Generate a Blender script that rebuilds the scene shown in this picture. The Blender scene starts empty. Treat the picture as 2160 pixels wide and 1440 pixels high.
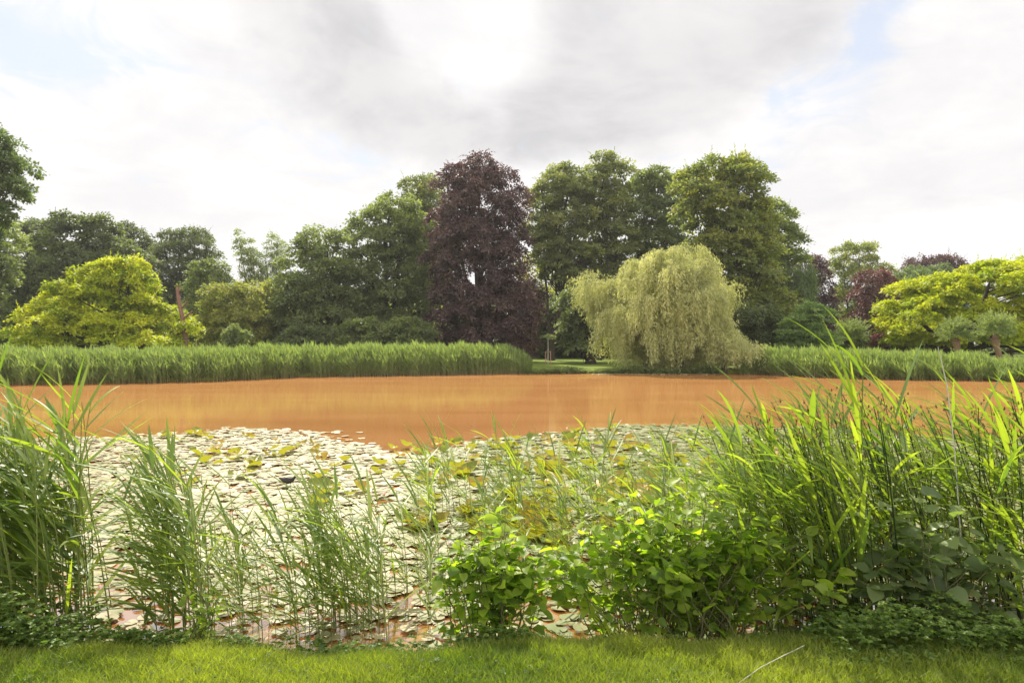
import bpy, math, random
import numpy as np
from mathutils import Vector

R = math.radians
S = bpy.context.scene
COL = S.collection

# ------------------------------------------------------------------ camera
CAMZ = 2.0
cam_d = bpy.data.cameras.new("camera")
cam = bpy.data.objects.new("camera", cam_d)
COL.objects.link(cam)
cam.location = (0, 0, CAMZ)
cam.rotation_euler = (R(90.2), 0, 0)
cam_d.lens = 24.0
cam_d.sensor_width = 36.0
cam_d.clip_start = 0.05
cam_d.clip_end = 6000
S.camera = cam

# ------------------------------------------------------------------ sun and sky
SUN_EL, SUN_AZ = R(47), R(-14)          # azimuth measured from +Y towards +X
S.view_settings.view_transform = 'Standard'
S.view_settings.look = 'None'
S.view_settings.exposure = 0.7
S.view_settings.gamma = 1.0
S.view_settings.use_curve_mapping = False

sd = bpy.data.lights.new("sun", 'SUN')
sd.energy = 5.0
sd.angle = R(0.6)
sd.color = (1.0, 0.91, 0.76)
so = bpy.data.objects.new("sun", sd)
COL.objects.link(so)
sun_dir = Vector((math.cos(SUN_EL) * math.sin(SUN_AZ), math.cos(SUN_EL) * math.cos(SUN_AZ), math.sin(SUN_EL)))
so.rotation_euler = sun_dir.to_track_quat('Z', 'Y').to_euler()
so.location = sun_dir * 50

W = bpy.data.worlds.new("World")
S.world = W
W.use_nodes = True


def nn(nt, t, **kw):
    n = nt.nodes.new(t)
    for k, v in kw.items():
        setattr(n, k, v)
    return n


def mth(nt, op, a, b=None, c=None, clamp=False):
    n = nt.nodes.new('ShaderNodeMath')
    n.operation = op
    n.use_clamp = clamp
    for i, v in enumerate((a, b, c)):
        if v is None:
            continue
        if isinstance(v, (int, float)):
            n.inputs[i].default_value = v
        else:
            nt.links.new(v, n.inputs[i])
    return n.outputs[0]


def mixc(nt, f, a, b, mode='MIX'):
    n = nt.nodes.new('ShaderNodeMix')
    n.data_type = 'RGBA'
    n.blend_type = mode
    for i, v in ((0, f), (6, a), (7, b)):
        if isinstance(v, (int, float)):
            n.inputs[i].default_value = v
        elif isinstance(v, tuple):
            n.inputs[i].default_value = (*v, 1)
        else:
            nt.links.new(v, n.inputs[i])
    return n.outputs[2]


def smooth(nt, v, lo, hi):
    n = nt.nodes.new('ShaderNodeMapRange')
    n.interpolation_type = 'SMOOTHSTEP'
    nt.links.new(v, n.inputs[0])
    n.inputs[1].default_value = lo
    n.inputs[2].default_value = hi
    return n.outputs[0]


def noise(nt, vec, scale, detail=4, rough=0.5, dist=0.0, out=0):
    n = nt.nodes.new('ShaderNodeTexNoise')
    n.inputs['Scale'].default_value = scale
    n.inputs['Detail'].default_value = detail
    n.inputs['Roughness'].default_value = rough
    n.inputs['Distortion'].default_value = dist
    if vec is not None:
        nt.links.new(vec, n.inputs['Vector'])
    return n.outputs[out]


def build_sky():
    nt = W.node_tree
    nt.nodes.clear()
    out = nn(nt, 'ShaderNodeOutputWorld')
    bg = nn(nt, 'ShaderNodeBackground')
    bg.inputs[1].default_value = 0.1
    nt.links.new(bg.outputs[0], out.inputs[0])
    sky = nn(nt, 'ShaderNodeTexSky', sky_type='NISHITA')
    sky.sun_disc = False
    sky.sun_elevation = SUN_EL
    sky.sun_rotation = SUN_AZ
    tc = nn(nt, 'ShaderNodeTexCoord')
    gen = tc.outputs['Generated']
    sx = nn(nt, 'ShaderNodeSeparateXYZ')
    nt.links.new(gen, sx.inputs[0])
    az = mth(nt, 'ARCTAN2', sx.outputs[0], sx.outputs[1])
    el = mth(nt, 'ARCSINE', sx.outputs[2])
    # soft warping of the cloud outlines
    w1 = noise(nt, gen, 3.2, 7, 0.55, 0.3, 0)
    w2 = noise(nt, gen, 11.0, 6, 0.6, 0.2, 0)
    mp = nn(nt, 'ShaderNodeMapping')
    mp.inputs['Location'].default_value = (7.3, 2.1, 4.4)
    nt.links.new(gen, mp.inputs[0])
    w3 = noise(nt, mp.outputs[0], 3.5, 7, 0.55, 0.3, 0)
    az2 = mth(nt, 'ADD', az, mth(nt, 'MULTIPLY', mth(nt, 'SUBTRACT', w1, 0.5), 0.30))
    el2 = mth(nt, 'ADD', el, mth(nt, 'MULTIPLY', mth(nt, 'SUBTRACT', w3, 0.5), 0.16))

    def blobs(lst):
        tot = None
        for u, v, su, sv, a in lst:
            A = math.atan((u - 1080) / 1440)
            E = math.atan((725 - v) / 1440 * math.cos(A))
            g1 = mth(nt, 'DIVIDE', mth(nt, 'SUBTRACT', az2, A), su / 1440)
            g2 = mth(nt, 'DIVIDE', mth(nt, 'SUBTRACT', el2, E), sv / 1440)
            q = mth(nt, 'ADD', mth(nt, 'MULTIPLY', g1, g1), mth(nt, 'MULTIPLY', g2, g2))
            g = mth(nt, 'MULTIPLY', mth(nt, 'EXPONENT', mth(nt, 'MULTIPLY', q, -1)), a)
            tot = g if tot is None else mth(nt, 'ADD', tot, g)
        return tot
    grey = blobs([(640, 60, 200, 90, .9), (760, 180, 200, 80, 1.0), (980, 265, 260, 75, .85), (1230, 240, 180, 90, .75),
                  (1420, 130, 230, 110, 1.0), (1700, 60, 200, 90, .8), (1120, 310, 330, 45, .6), (700, -250, 900, 160, .7),
                  (1500, -250, 500, 160, .7), (2050, 330, 150, 90, .28), (1900, 440, 260, 50, .2), (150, 420, 300, 60, .12),
                  (1290, 20, 160, 90, .5), (2040, 180, 140, 70, .22)])
    white = blobs([(1055, 110, 105, 120, 1.15), (1010, 40, 50, 90, .4), (880, 40, 50, 90, .5)])
    blue = blobs([(60, 60, 150, 110, .85), (200, 150, 130, 40, .5), (700, 330, 150, 50, .42), (1700, 200, 90, 45, .6),
                  (1820, 110, 55, 80, .62), (1870, 20, 60, 50, .7), (980, 20, 40, 50, .45), (1640, 370, 150, 50, .32), (1330, 330, 90, 30, .2),
                  (480, 240, 120, 40, .3), (1500, 330, 120, 40, .22)])
    wob = mth(nt, 'MULTIPLY', mth(nt, 'SUBTRACT', w2, 0.5), 0.7)
    wob2 = mth(nt, 'MULTIPLY', mth(nt, 'SUBTRACT', w1, 0.5), 0.5)
    gs = smooth(nt, mth(nt, 'ADD', mth(nt, 'SUBTRACT', grey, white), mth(nt, 'ADD', wob, wob2)), 0.08, 1.4)
    # cloud deck texture, laid on a plane overhead so that it flattens towards the horizon
    zz_ = mth(nt, 'ADD', mth(nt, 'MAXIMUM', sx.outputs[2], 0), 0.22)
    cb = nn(nt, 'ShaderNodeCombineXYZ')
    nt.links.new(mth(nt, 'DIVIDE', sx.outputs[0], zz_), cb.inputs[0])
    nt.links.new(mth(nt, 'DIVIDE', sx.outputs[1], zz_), cb.inputs[1])
    deck = noise(nt, cb.outputs[0], 1.5, 9, 0.6, 0.5)
    deck2 = noise(nt, cb.outputs[0], 4.2, 8, 0.62, 0.8)
    tex = smooth(nt, mth(nt, 'ADD', mth(nt, 'MULTIPLY', deck, .7), mth(nt, 'MULTIPLY', deck2, .3)), 0.40, 0.62)
    bs = smooth(nt, mth(nt, 'ADD', blue, mth(nt, 'MULTIPLY', mth(nt, 'SUBTRACT', deck2, 0.5), 2.2)), 0.2, 0.85)
    base = mixc(nt, mth(nt, 'MULTIPLY', tex, 0.62), (6.5, 6.35, 6.3), (5.2, 5.15, 5.25))
    cl = mixc(nt, gs, base, mixc(nt, mth(nt, 'MULTIPLY', tex, 0.9), (5.2, 5.08, 5.1), (4.0, 3.93, 4.03)))
    skyc = mixc(nt, 0.7, sky.outputs[0], (4.7, 5.2, 6.1))
    fin = mixc(nt, mth(nt, 'MULTIPLY', bs, 0.75), cl, skyc)
    # unseen sky behind the camera, brightened as fill light for the tree faces
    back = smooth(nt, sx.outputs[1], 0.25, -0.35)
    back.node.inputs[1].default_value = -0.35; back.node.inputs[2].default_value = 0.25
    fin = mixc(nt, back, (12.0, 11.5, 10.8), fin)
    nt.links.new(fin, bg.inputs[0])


build_sky()


# ------------------------------------------------------------------ materials
def new_mat(name):
    m = bpy.data.materials.new(name)
    m.use_nodes = True
    nt = m.node_tree
    nt.nodes.clear()
    o = nn(nt, 'ShaderNodeOutputMaterial')
    return m, nt, o


def foliage(name, c1, c2, trans=0.4, rough=0.5, spec=0.4, tcol=None, back=None, smoothn=False):
    m, nt, o = new_mat(name)
    at = nn(nt, 'ShaderNodeAttribute', attribute_name='tint')
    c = mixc(nt, at.outputs['Fac'], c1, c2)
    if back:
        ge = nn(nt, 'ShaderNodeNewGeometry')
        c = mixc(nt, ge.outputs['Backfacing'], c, back)
    p = nn(nt, 'ShaderNodeBsdfPrincipled')
    nt.links.new(c, p.inputs['Base Color'])
    p.inputs['Roughness'].default_value = rough
    p.inputs['Specular IOR Level'].default_value = spec
    t = nn(nt, 'ShaderNodeBsdfTranslucent')
    tc = mixc(nt, 1.0, c, tcol or (1.7, 1.9, 0.75), 'MULTIPLY')
    nt.links.new(tc, t.inputs[0])
    mx = nn(nt, 'ShaderNodeMixShader')
    mx.inputs[0].default_value = trans
    nt.links.new(p.outputs[0], mx.inputs[1])
    nt.links.new(t.outputs[0], mx.inputs[2])
    nt.links.new(mx.outputs[0], o.inputs[0])
    return m


def solid(name, c1, c2, scale=8, rough=0.8, bump=0.3, stretch=(1, 1, 1), spec=0.3):
    m, nt, o = new_mat(name)
    tc = nn(nt, 'ShaderNodeTexCoord')
    mp = nn(nt, 'ShaderNodeMapping')
    mp.inputs['Scale'].default_value = stretch
    nt.links.new(tc.outputs['Object'], mp.inputs[0])
    f = noise(nt, mp.outputs[0], scale, 6, 0.6)
    c = mixc(nt, smooth(nt, f, 0.3, 0.7), c1, c2)
    p = nn(nt, 'ShaderNodeBsdfPrincipled')
    nt.links.new(c, p.inputs['Base Color'])
    p.inputs['Roughness'].default_value = rough
    p.inputs['Specular IOR Level'].default_value = spec
    if bump:
        b = nn(nt, 'ShaderNodeBump')
        b.inputs['Strength'].default_value = bump
        nt.links.new(f, b.inputs['Height'])
        nt.links.new(b.outputs[0], p.inputs['Normal'])
    nt.links.new(p.outputs[0], o.inputs[0])
    return m


M = {}
M['bark'] = solid('bark', (.035, .028, .02), (.085, .068, .05), 5, .9, .6, (3, 3, .6))
M['bark_red'] = solid('bark_red', (.16, .085, .06), (.27, .15, .11), 6, .9, .5, (3, 3, .6))
M['bark_pollard'] = solid('bark_pollard', (.13, .075, .05), (.24, .15, .10), 6, .9, .6, (3, 3, .6))
M['stake'] = solid('stake_wood', (.30, .17, .11), (.42, .26, .18), 10, .8, .2)
M['green'] = foliage('leaf_green', (0.094, 0.121, 0.056), (0.201, 0.231, 0.094), .46)
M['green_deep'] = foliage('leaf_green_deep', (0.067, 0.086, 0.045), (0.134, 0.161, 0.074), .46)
M['green_lime'] = foliage('leaf_lime', (0.141, 0.167, 0.056), (0.336, 0.322, 0.097), .46)
M['green_pale'] = foliage('leaf_pale_green', (0.134, 0.165, 0.079), (0.244, 0.275, 0.122), .46)
M['green_top'] = foliage('leaf_mixed_green', (0.100, 0.123, 0.059), (0.268, 0.275, 0.110), .46)
M['blue_green'] = foliage('leaf_blue_green', (0.080, 0.114, 0.061), (0.147, 0.188, 0.094), .46)
M['gold'] = foliage('leaf_gold', (.24, .32, .022), (.54, .53, .035), .45, tcol=(1.3, 1.4, .5))
M['purple'] = foliage('leaf_copper', (0.053, 0.036, 0.038), (0.144, 0.090, 0.085), .34, tcol=(1.5, 1.0, .9))
M['purple_red'] = foliage('leaf_copper_red', (.07, .032, .032), (.16, .07, .06), .32, tcol=(1.8, 1.0, .9))
M['willow'] = foliage('leaf_willow', (.27, .29, .125), (.60, .59, .30), .46, tcol=(1.3, 1.35, .72))
M['pollard'] = foliage('leaf_pollard', (.14, .175, .075), (.25, .29, .13), .38)
M['layer'] = foliage('leaf_layered', (0.116, 0.178, 0.070), (0.265, 0.342, 0.139), .42)
M['reed_far'] = foliage('leaf_reed_far', (.09, .135, .045), (.28, .33, .13), .42)
M['reed_stem_far'] = foliage('reed_stem_far', (.20, .19, .08), (.27, .24, .11), .2)
M['reed_leaf'] = foliage('reed_leaf', (0.100, 0.165, 0.050), (0.270, 0.330, 0.070), .52, .42, .4, tcol=(1.75, 1.85, .42))
M['reed_stem'] = foliage('reed_stem', (.14, .18, .05), (.24, .26, .08), .2, .5)
M['rush'] = foliage('rush_stem', (.018, .035, .012), (.05, .08, .022), .1, .4)
M['seed'] = foliage('rush_seed_head', (.14, .07, .03), (.25, .14, .07), .1, .8)
M['shrub'] = foliage('shrub_leaf', (0.103, 0.172, 0.034), (0.322, 0.402, 0.057), .6, .45, .4, tcol=(1.8, 2.0, .45))
M['shrub_pale'] = foliage('shrub_leaf_pale', (.09, .13, .055), (.17, .22, .08), .42, .45, .5)
M['weed'] = foliage('weed_leaf', (.06, .11, .024), (.17, .24, .045), .42, .5)
M['twig'] = solid('twig', (.08, .09, .03), (.14, .13, .06), 20, .8, 0)
M['grass'] = foliage('grass_blade', (0.077, 0.126, 0.025), (0.315, 0.333, 0.059), .5, .5, .3, tcol=(1.4, 1.65, .5))
M['pad'] = foliage('pad_leaf', (.12, .16, .035), (.40, .345, .215), .15, .5, .42, back=(.30, .12, .05))  # cream end of the colour carries painted sky glare
M['pad_up'] = foliage('pad_leaf_raised', (.15, .20, .03), (.42, .28, .05), .45, .4, .5, tcol=(1.4, 1.45, .4), back=(.27, .26, .05))
M['petal'] = foliage('petal', (.80, .78, .76), (.86, .80, .80), .3, .5, .3, tcol=(1, 1, .95))
M['petal_pink'] = foliage('petal_pink', (.82, .66, .62), (.85, .74, .70), .3, .5, .3, tcol=(1, .9, .85))
M['stamen'] = foliage('stamen', (.75, .45, .05), (.8, .55, .1), .2)
M['dead'] = solid('dead_reed', (.38, .36, .33), (.5, .47, .42), 20, .7, 0)
M['feather'] = solid('feather', (.022, .02, .02), (.05, .045, .042), 30, .6, .2)
M['featherw'] = solid('feather_white', (.7, .7, .68), (.8, .8, .78), 30, .6, 0)
M['beak'] = solid('beak', (.5, .06, .03), (.6, .1, .04), 30, .5, 0)
M['legm'] = solid('bird_leg', (.25, .28, .08), (.3, .3, .1), 30, .5, 0)


# ------------------------------------------------------------------ mesh helpers
class MB:
    """collects vertices and faces of one mesh"""

    def __init__(s):
        s.V = []; s.F = []; s.n = 0

    def add(s, V, F, tint=0.5, mi=0):
        F = np.asarray(F)
        if len(F) == 0:
            return
        t = np.broadcast_to(np.asarray(tint, dtype=np.float32), (len(F),))
        s.V.append(np.asarray(V, dtype=np.float32))
        s.F.append((F + s.n, t, mi))
        s.n += len(V)

    def mesh(s, name, mats, smooth=False):
        me = bpy.data.meshes.new(name)
        V = np.concatenate(s.V)
        me.vertices.add(len(V))
        me.vertices.foreach_set('co', V.ravel())
        lv = np.concatenate([f.ravel() for f, t, m in s.F]).astype(np.int32)
        sizes = np.concatenate([np.full(len(f), f.shape[1], np.int32) for f, t, m in s.F])
        st = np.zeros(len(sizes), np.int32)
        st[1:] = np.cumsum(sizes)[:-1]
        me.loops.add(len(lv))
        me.loops.foreach_set('vertex_index', lv)
        me.polygons.add(len(sizes))
        me.polygons.foreach_set('loop_start', st)
        if not isinstance(mats, (list, tuple)):
            mats = [mats]
        for m in mats:
            me.materials.append(m)
        me.polygons.foreach_set('material_index', np.concatenate([np.full(len(f), m, np.int32) for f, t, m in s.F]))
        me.polygons.foreach_set('use_smooth', np.full(len(sizes), smooth))
        a = me.attributes.new('tint', 'FLOAT', 'FACE')
        a.data.foreach_set('value', np.clip(np.concatenate([t for f, t, m in s.F]), 0, 1).astype(np.float32))
        me.update(calc_edges=True)
        return me

    def obj(s, name, mats, parent=None, smooth=False):
        o = bpy.data.objects.new(name, s.mesh(name, mats, smooth))
        COL.objects.link(o)
        if parent:
            o.parent = parent
        return o


def tag(o, label=None, cat=None, group=None, kind=None):
    if label: o['label'] = label
    if cat: o['category'] = cat
    if group: o['group'] = group
    if kind: o['kind'] = kind
    return o


def empty(name, loc, label, cat, group=None):
    o = bpy.data.objects.new(name, None)
    o.empty_display_size = .2
    o.location = loc
    COL.objects.link(o)
    return tag(o, label, cat, group)


def norm(a):
    return a / np.maximum(np.linalg.norm(a, axis=-1, keepdims=True), 1e-9)


def inst(tv, tf, P, Yd, Zn, sc):
    """template (leaf along +Y, normal +Z) copied to N places; sc (N,) or (N,3)"""
    Y = norm(Yd)
    X = norm(np.cross(Y, Zn))
    Z = np.cross(X, Y)
    sc = np.asarray(sc)
    if sc.ndim == 1:
        sc = np.stack([sc] * 3, 1)
    t = tv[None] * sc[:, None]
    V = P[:, None] + t[..., 0:1] * X[:, None] + t[..., 1:2] * Y[:, None] + t[..., 2:3] * Z[:, None]
    N, nv = len(P), len(tv)
    F = (tf[None] + (np.arange(N) * nv)[:, None, None]).reshape(-1, tf.shape[1])
    return V.reshape(-1, 3), F


def tube(pts, rad, k=6):
    pts = np.asarray(pts, float)
    n = len(pts)
    rad = np.broadcast_to(np.asarray(rad, float), (n,))
    d = norm(np.gradient(pts, axis=0))
    ref = np.array([0.93, .37, 0.05]) if abs(d[0][2]) > .8 else np.array([0, 0, 1.0])
    a = norm(np.cross(d, ref))
    b = np.cross(d, a)
    th = np.linspace(0, 2 * np.pi, k, endpoint=False)
    V = pts[:, None] + rad[:, None, None] * (np.cos(th)[None, :, None] * a[:, None] + np.sin(th)[None, :, None] * b[:, None])
    F = []
    for i in range(n - 1):
        for j in range(k):
            F.append((i * k + j, i * k + (j + 1) % k, (i + 1) * k + (j + 1) % k, (i + 1) * k + j))
    return V.reshape(-1, 3), np.array(F)


def curve(a, b, n=7, sag=0.0, wob=0.0, rng=None):
    a = np.asarray(a, float); b = np.asarray(b, float)
    t = np.linspace(0, 1, n)[:, None]
    p = a + (b - a) * t
    p[:, 2] += sag * np.sin(t[:, 0] * np.pi)
    if wob and rng is not None:
        w = rng.normal(0, wob, (n, 3)); w[0] = 0; w[-1] = 0
        p += w
    return p


# leaf templates: axis +Y, unit length
DIA = np.array([(0, 0, 0), (.32, .5, .07), (0, 1, 0), (-.32, .5, .07)], float)
DIAF = np.array([(0, 1, 2, 3)])
NAR = np.array([(0, 0, 0), (.12, .45, .03), (0, 1, 0), (-.12, .45, .03)], float)


def ovate(w=.36, fold=.12, wave=.03):
    ys = [0, .12, .35, .62, .84, 1.0]
    ws = [.02, w * .75, w, w * .78, w * .38, 0]
    V = []
    for i, (y, x) in enumerate(zip(ys, ws)):
        dz = -.28 * (y ** 2) * .5
        V += [(-x, y, fold * x / w + dz + wave * math.sin(i * 2.1)), (0, y, dz), (x, y, fold * x / w + dz - wave * math.sin(i * 2.1))]
    F = []
    for i in range(5):
        a = i * 3
        F += [(a, a + 1, a + 4, a + 3), (a + 1, a + 2, a + 5, a + 4)]
    return np.array(V, float), np.array(F)


def px(u, v, D):
    return np.array([(u - 1080) / 1440 * D, D, CAMZ + (725 - v) / 1440 * D])


# ------------------------------------------------------------------ ground, pond
POND = np.array([(-48, 5), (-30, 4.45), (-12, 4.42), (-3, 4.30), (-1.2, 4.22), (0, 4.30), (1.5, 4.42), (3, 4.30), (12, 4.4), (26, 4.6), (38, 8), (41, 20), (36, 29),
                 (27, 35.6), (26, 36.8), (21.6, 37.9), (18.6, 40), (16, 44.3), (12, 45.5), (9.5, 45.9), (5, 46.1), (.6, 45.6), (-5, 43.4), (-12.5, 41),
                 (-16, 36.2), (-20, 34.2), (-24.8, 33.2), (-35, 32), (-46, 27), (-55, 16)], float)


def pond_sd(x, y):
    """signed distance to the shoreline, negative in the water"""
    P = np.stack([x, y], -1)
    d = np.full(x.shape, 1e9)
    inside = np.zeros(x.shape, bool)
    n = len(POND)
    for i in range(n):
        a, b = POND[i], POND[(i + 1) % n]
        ab = b - a
        t = np.clip(((P - a) @ ab) / (ab @ ab), 0, 1)
        d = np.minimum(d, np.linalg.norm(P - (a + t[..., None] * ab), axis=-1))
        c = (a[1] > y) != (b[1] > y)
        xi = a[0] + (y - a[1]) / (b[1] - a[1] + 1e-12) * (b[0] - a[0])
        inside ^= c & (x < xi)
    return np.where(inside, -d, d)


def ground_z(x, y):
    s = pond_sd(x, y)
    s = s + .05 * np.sin(x * 3.1 + 1) + .03 * np.sin(x * 7.7 + y * 2)
    z = np.where(s < 0, np.maximum(-1.2, s * .7), 0)
    z = np.where(s >= 0, .30 * (1 - np.exp(-s / .28)), z)
    z += np.where(s > 0, .015 * np.sin(x * 1.7 + .5) * np.cos(y * 1.3), 0)
    return z


def grid_axis(parts):
    out = []
    for a, b, n in parts:
        out.append(np.linspace(a, b, n, endpoint=False))
    out.append([parts[-1][1]])
    return np.concatenate(out)


def build_ground():
    xs = grid_axis([(-1500, -80, 12), (-80, -12, 70), (-12, 12, 200), (12, 80, 70), (80, 1500, 12)])
    ys = grid_axis([(-400, -10, 8), (-10, 2.5, 14), (2.5, 6, 60), (6, 26, 20), (26, 52, 90), (52, 100, 30), (100, 2500, 14)])
    X, Y = np.meshgrid(xs, ys)
    Z = ground_z(X, Y)
    V = np.stack([X, Y, Z], -1).reshape(-1, 3)
    nx, ny = len(xs), len(ys)
    i = np.arange((nx - 1) * (ny - 1))
    r, c = i // (nx - 1), i % (nx - 1)
    a = r * nx + c
    F = np.stack([a, a + 1, a + nx + 1, a + nx], 1)
    mb = MB(); mb.add(V, F)
    m, nt, o = new_mat('lawn_soil')
    tc = nn(nt, 'ShaderNodeTexCoord')
    f = noise(nt, tc.outputs['Object'], .35, 8, .65)
    f2 = noise(nt, tc.outputs['Object'], 14, 6, .7)
    c1 = mixc(nt, smooth(nt, f, .35, .65), (.11, .165, .03), (.20, .25, .045))
    c1 = mixc(nt, mth(nt, 'MULTIPLY', smooth(nt, f2, .35, .7), .35), c1, (.10, .13, .03))
    sx = nn(nt, 'ShaderNodeSeparateXYZ')
    nt.links.new(tc.outputs['Object'], sx.inputs[0])
    wet = smooth(nt, sx.outputs[2], .14, .02)
    n = wet.node
    n.inputs[1].default_value = .02; n.inputs[2].default_value = .14
    c2 = mixc(nt, wet, (.13, .07, .03), c1)
    p = nn(nt, 'ShaderNodeBsdfPrincipled')
    nt.links.new(c2, p.inputs['Base Color'])
    p.inputs['Roughness'].default_value = .95
    p.inputs['Specular IOR Level'].default_value = .1
    b = nn(nt, 'ShaderNodeBump'); b.inputs['Strength'].default_value = .5; b.inputs['Distance'].default_value = .05
    nt.links.new(f2, b.inputs['Height']); nt.links.new(b.outputs[0], p.inputs['Normal'])
    nt.links.new(p.outputs[0], o.inputs[0])
    tag(mb.obj('ground', m, smooth=True), kind='structure')

    # water
    m, nt, o = new_mat('pond_water')
    tc = nn(nt, 'ShaderNodeTexCoord')
    mp = nn(nt, 'ShaderNodeMapping'); mp.inputs['Scale'].default_value = (.10, .5, 1)
    nt.links.new(tc.outputs['Object'], mp.inputs[0])
    f = noise(nt, mp.outputs[0], 1.0, 5, .6, .6)
    c = mixc(nt, smooth(nt, f, .3, .7), (.275, .128, .042), (.335, .165, .060))
    df = nn(nt, 'ShaderNodeBsdfDiffuse'); nt.links.new(c, df.inputs[0])
    gl = nn(nt, 'ShaderNodeBsdfGlossy'); gl.inputs['Roughness'].default_value = .075
    gl.inputs[0].default_value = (1, .97, .93, 1)
    mp2 = nn(nt, 'ShaderNodeMapping'); mp2.inputs['Scale'].default_value = (1.4, 4, 1)
    nt.links.new(tc.outputs['Object'], mp2.inputs[0])
    f3 = noise(nt, mp2.outputs[0], 1.6, 4, .5)
    b = nn(nt, 'ShaderNodeBump'); b.inputs['Strength'].default_value = .14; b.inputs['Distance'].default_value = .01
    nt.links.new(f3, b.inputs['Height']); nt.links.new(b.outputs[0], gl.inputs['Normal'])
    fr = nn(nt, 'ShaderNodeFresnel'); fr.inputs[0].default_value = 1.33
    k = mth(nt, 'MINIMUM', mth(nt, 'MULTIPLY_ADD', fr.outputs[0], 2.3, .12), .44)
    mx = nn(nt, 'ShaderNodeMixShader'); nt.links.new(k, mx.inputs[0])
    nt.links.new(df.outputs[0], mx.inputs[1]); nt.links.new(gl.outputs[0], mx.inputs[2])
    nt.links.new(mx.outputs[0], o.inputs[0])
    mb = MB()
    mb.add(np.array([(-70, 3, 0), (60, 3, 0), (60, 60, 0), (-70, 60, 0)]), np.array([(0, 1, 2, 3)]))
    tag(mb.obj('water', m), kind='structure')


build_ground()


# ------------------------------------------------------------------ trees
def crown_clumps(rng, rows, D, depth, lobeR, rc, cover, inner=.35):
    """clump centres, outward directions and lobe ids for a crown given by its side outline (rows of v,uL,uR)"""
    rows = np.array(rows, float)
    k = D / 1440
    zs = CAMZ + (725 - rows[:, 0]) * k
    xl = (rows[:, 1] - 1080) * k
    xr = (rows[:, 2] - 1080) * k
    o = np.argsort(zs)
    zs, xl, xr = zs[o], xl[o], xr[o]
    zmin, zmax = zs[0], zs[-1]
    area = np.trapezoid(xr - xl, zs) if hasattr(np, 'trapezoid') else np.trapz(xr - xl, zs)
    vol = area * np.mean(xr - xl) * depth
    nl = int(max(3, cover * area / (lobeR ** 2) * 1.8))
    lob = []
    tries = 0
    while len(lob) < nl and tries < nl * 40:
        tries += 1
        z = rng.uniform(zmin, zmax)
        L = np.interp(z, zs, xl); Rr = np.interp(z, zs, xr)
        w = (Rr - L) / 2
        r = lobeR * rng.uniform(.65, 1.2)
        if rng.random() > (w / (np.max(xr - xl) / 2)) ** 1.0 + .15:
            continue
        r = min(r, max(w * .9, lobeR * .4))
        z = min(z, zmax - r * rng.uniform(.35, .8))
        we = max(w - r * rng.choice([.8, .7, .3], p=[.4, .35, .25]), 0.01)
        th = rng.uniform(0, 2 * np.pi)
        rho = rng.uniform(inner, 1) ** .6
        c = np.array([(L + Rr) / 2 + we * rho * math.cos(th), D + max(w * depth - r * .5, .1) * rho * math.sin(th), z])
        ok = all(np.linalg.norm(c - q[:3]) > .55 * (r + q[3]) * .8 for q in lob[-60:])
        if ok or tries > nl * 20:
            lob.append(np.array([*c, r]))
    lob = np.array(lob)
    C, Dd, Ld = [], [], []
    cen = np.array([np.mean((xl + xr) / 2), D, (zmin + zmax) / 2])
    for i, l in enumerate(lob):
        n = int(max(6, 3.0 * (l[3] / rc) ** 2))
        d = norm(rng.normal(size=(n, 3)))
        d[:, 2] = np.where(d[:, 2] < -.2, -d[:, 2] * rng.uniform(0, 1, n), d[:, 2])
        d = norm(d)
        p = l[:3] + d * l[3] * rng.uniform(.6, 1.0, (n, 1)) * np.array([1, 1, .8])
        # drop clumps buried inside a neighbouring lobe
        q = np.linalg.norm(p[:, None] - lob[None, :, :3], axis=2) / lob[None, :, 3]
        q[:, i] = 9
        keep = q.min(1) > .55
        C.append(p[keep]); Dd.append(d[keep]); Ld.append(np.full(keep.sum(), i))
    return np.concatenate(C), np.concatenate(Dd), np.concatenate(Ld), lob


def leaves_on(rng, mb, C, d, rc, per, size, flat=.55, tmpl=DIA, droop=.25, up=.55, tlo=.0, thi=1.0, jit=.35, lobe=None):
    n = len(C)
    ct = rng.uniform(0, 1, n)
    if lobe is not None:
        lt = rng.uniform(0, 1, lobe.max() + 1)
        ct = .6 * ct + .4 * lt[lobe]
    idx = np.repeat(np.arange(n), per)
    N = len(idx)
    g = rng.normal(size=(N, 3)) * .45
    g[:, 2] *= flat
    tilt = d[idx]
    # clump is a flat tuft: slopes down towards the outside
    hor = g[:, 0] * tilt[:, 0] + g[:, 1] * tilt[:, 1]
    g[:, 2] -= hor * droop * 1.5
    sc = rc * rng.uniform(.7, 1.3, n)[idx][:, None]
    P = C[idx] + g * sc
    ax = norm(g * np.array([1, 1, .5]) + tilt * .5 + rng.normal(size=(N, 3)) * .5)
    ax[:, 2] -= droop
    nz = norm(tilt * (1 - up) + np.array([0, 0, up]) + rng.normal(size=(N, 3)) * jit)
    s = size * 1.12 * rng.uniform(.7, 1.3, N)
    V, F = inst(tmpl, DIAF, P, ax, nz, s)
    t = tlo + (thi - tlo) * np.clip((ct[idx] - .5) * 1.3 + .5 + rng.uniform(-.3, .3, N), 0, 1)
    mb.add(V, F, t)


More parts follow.
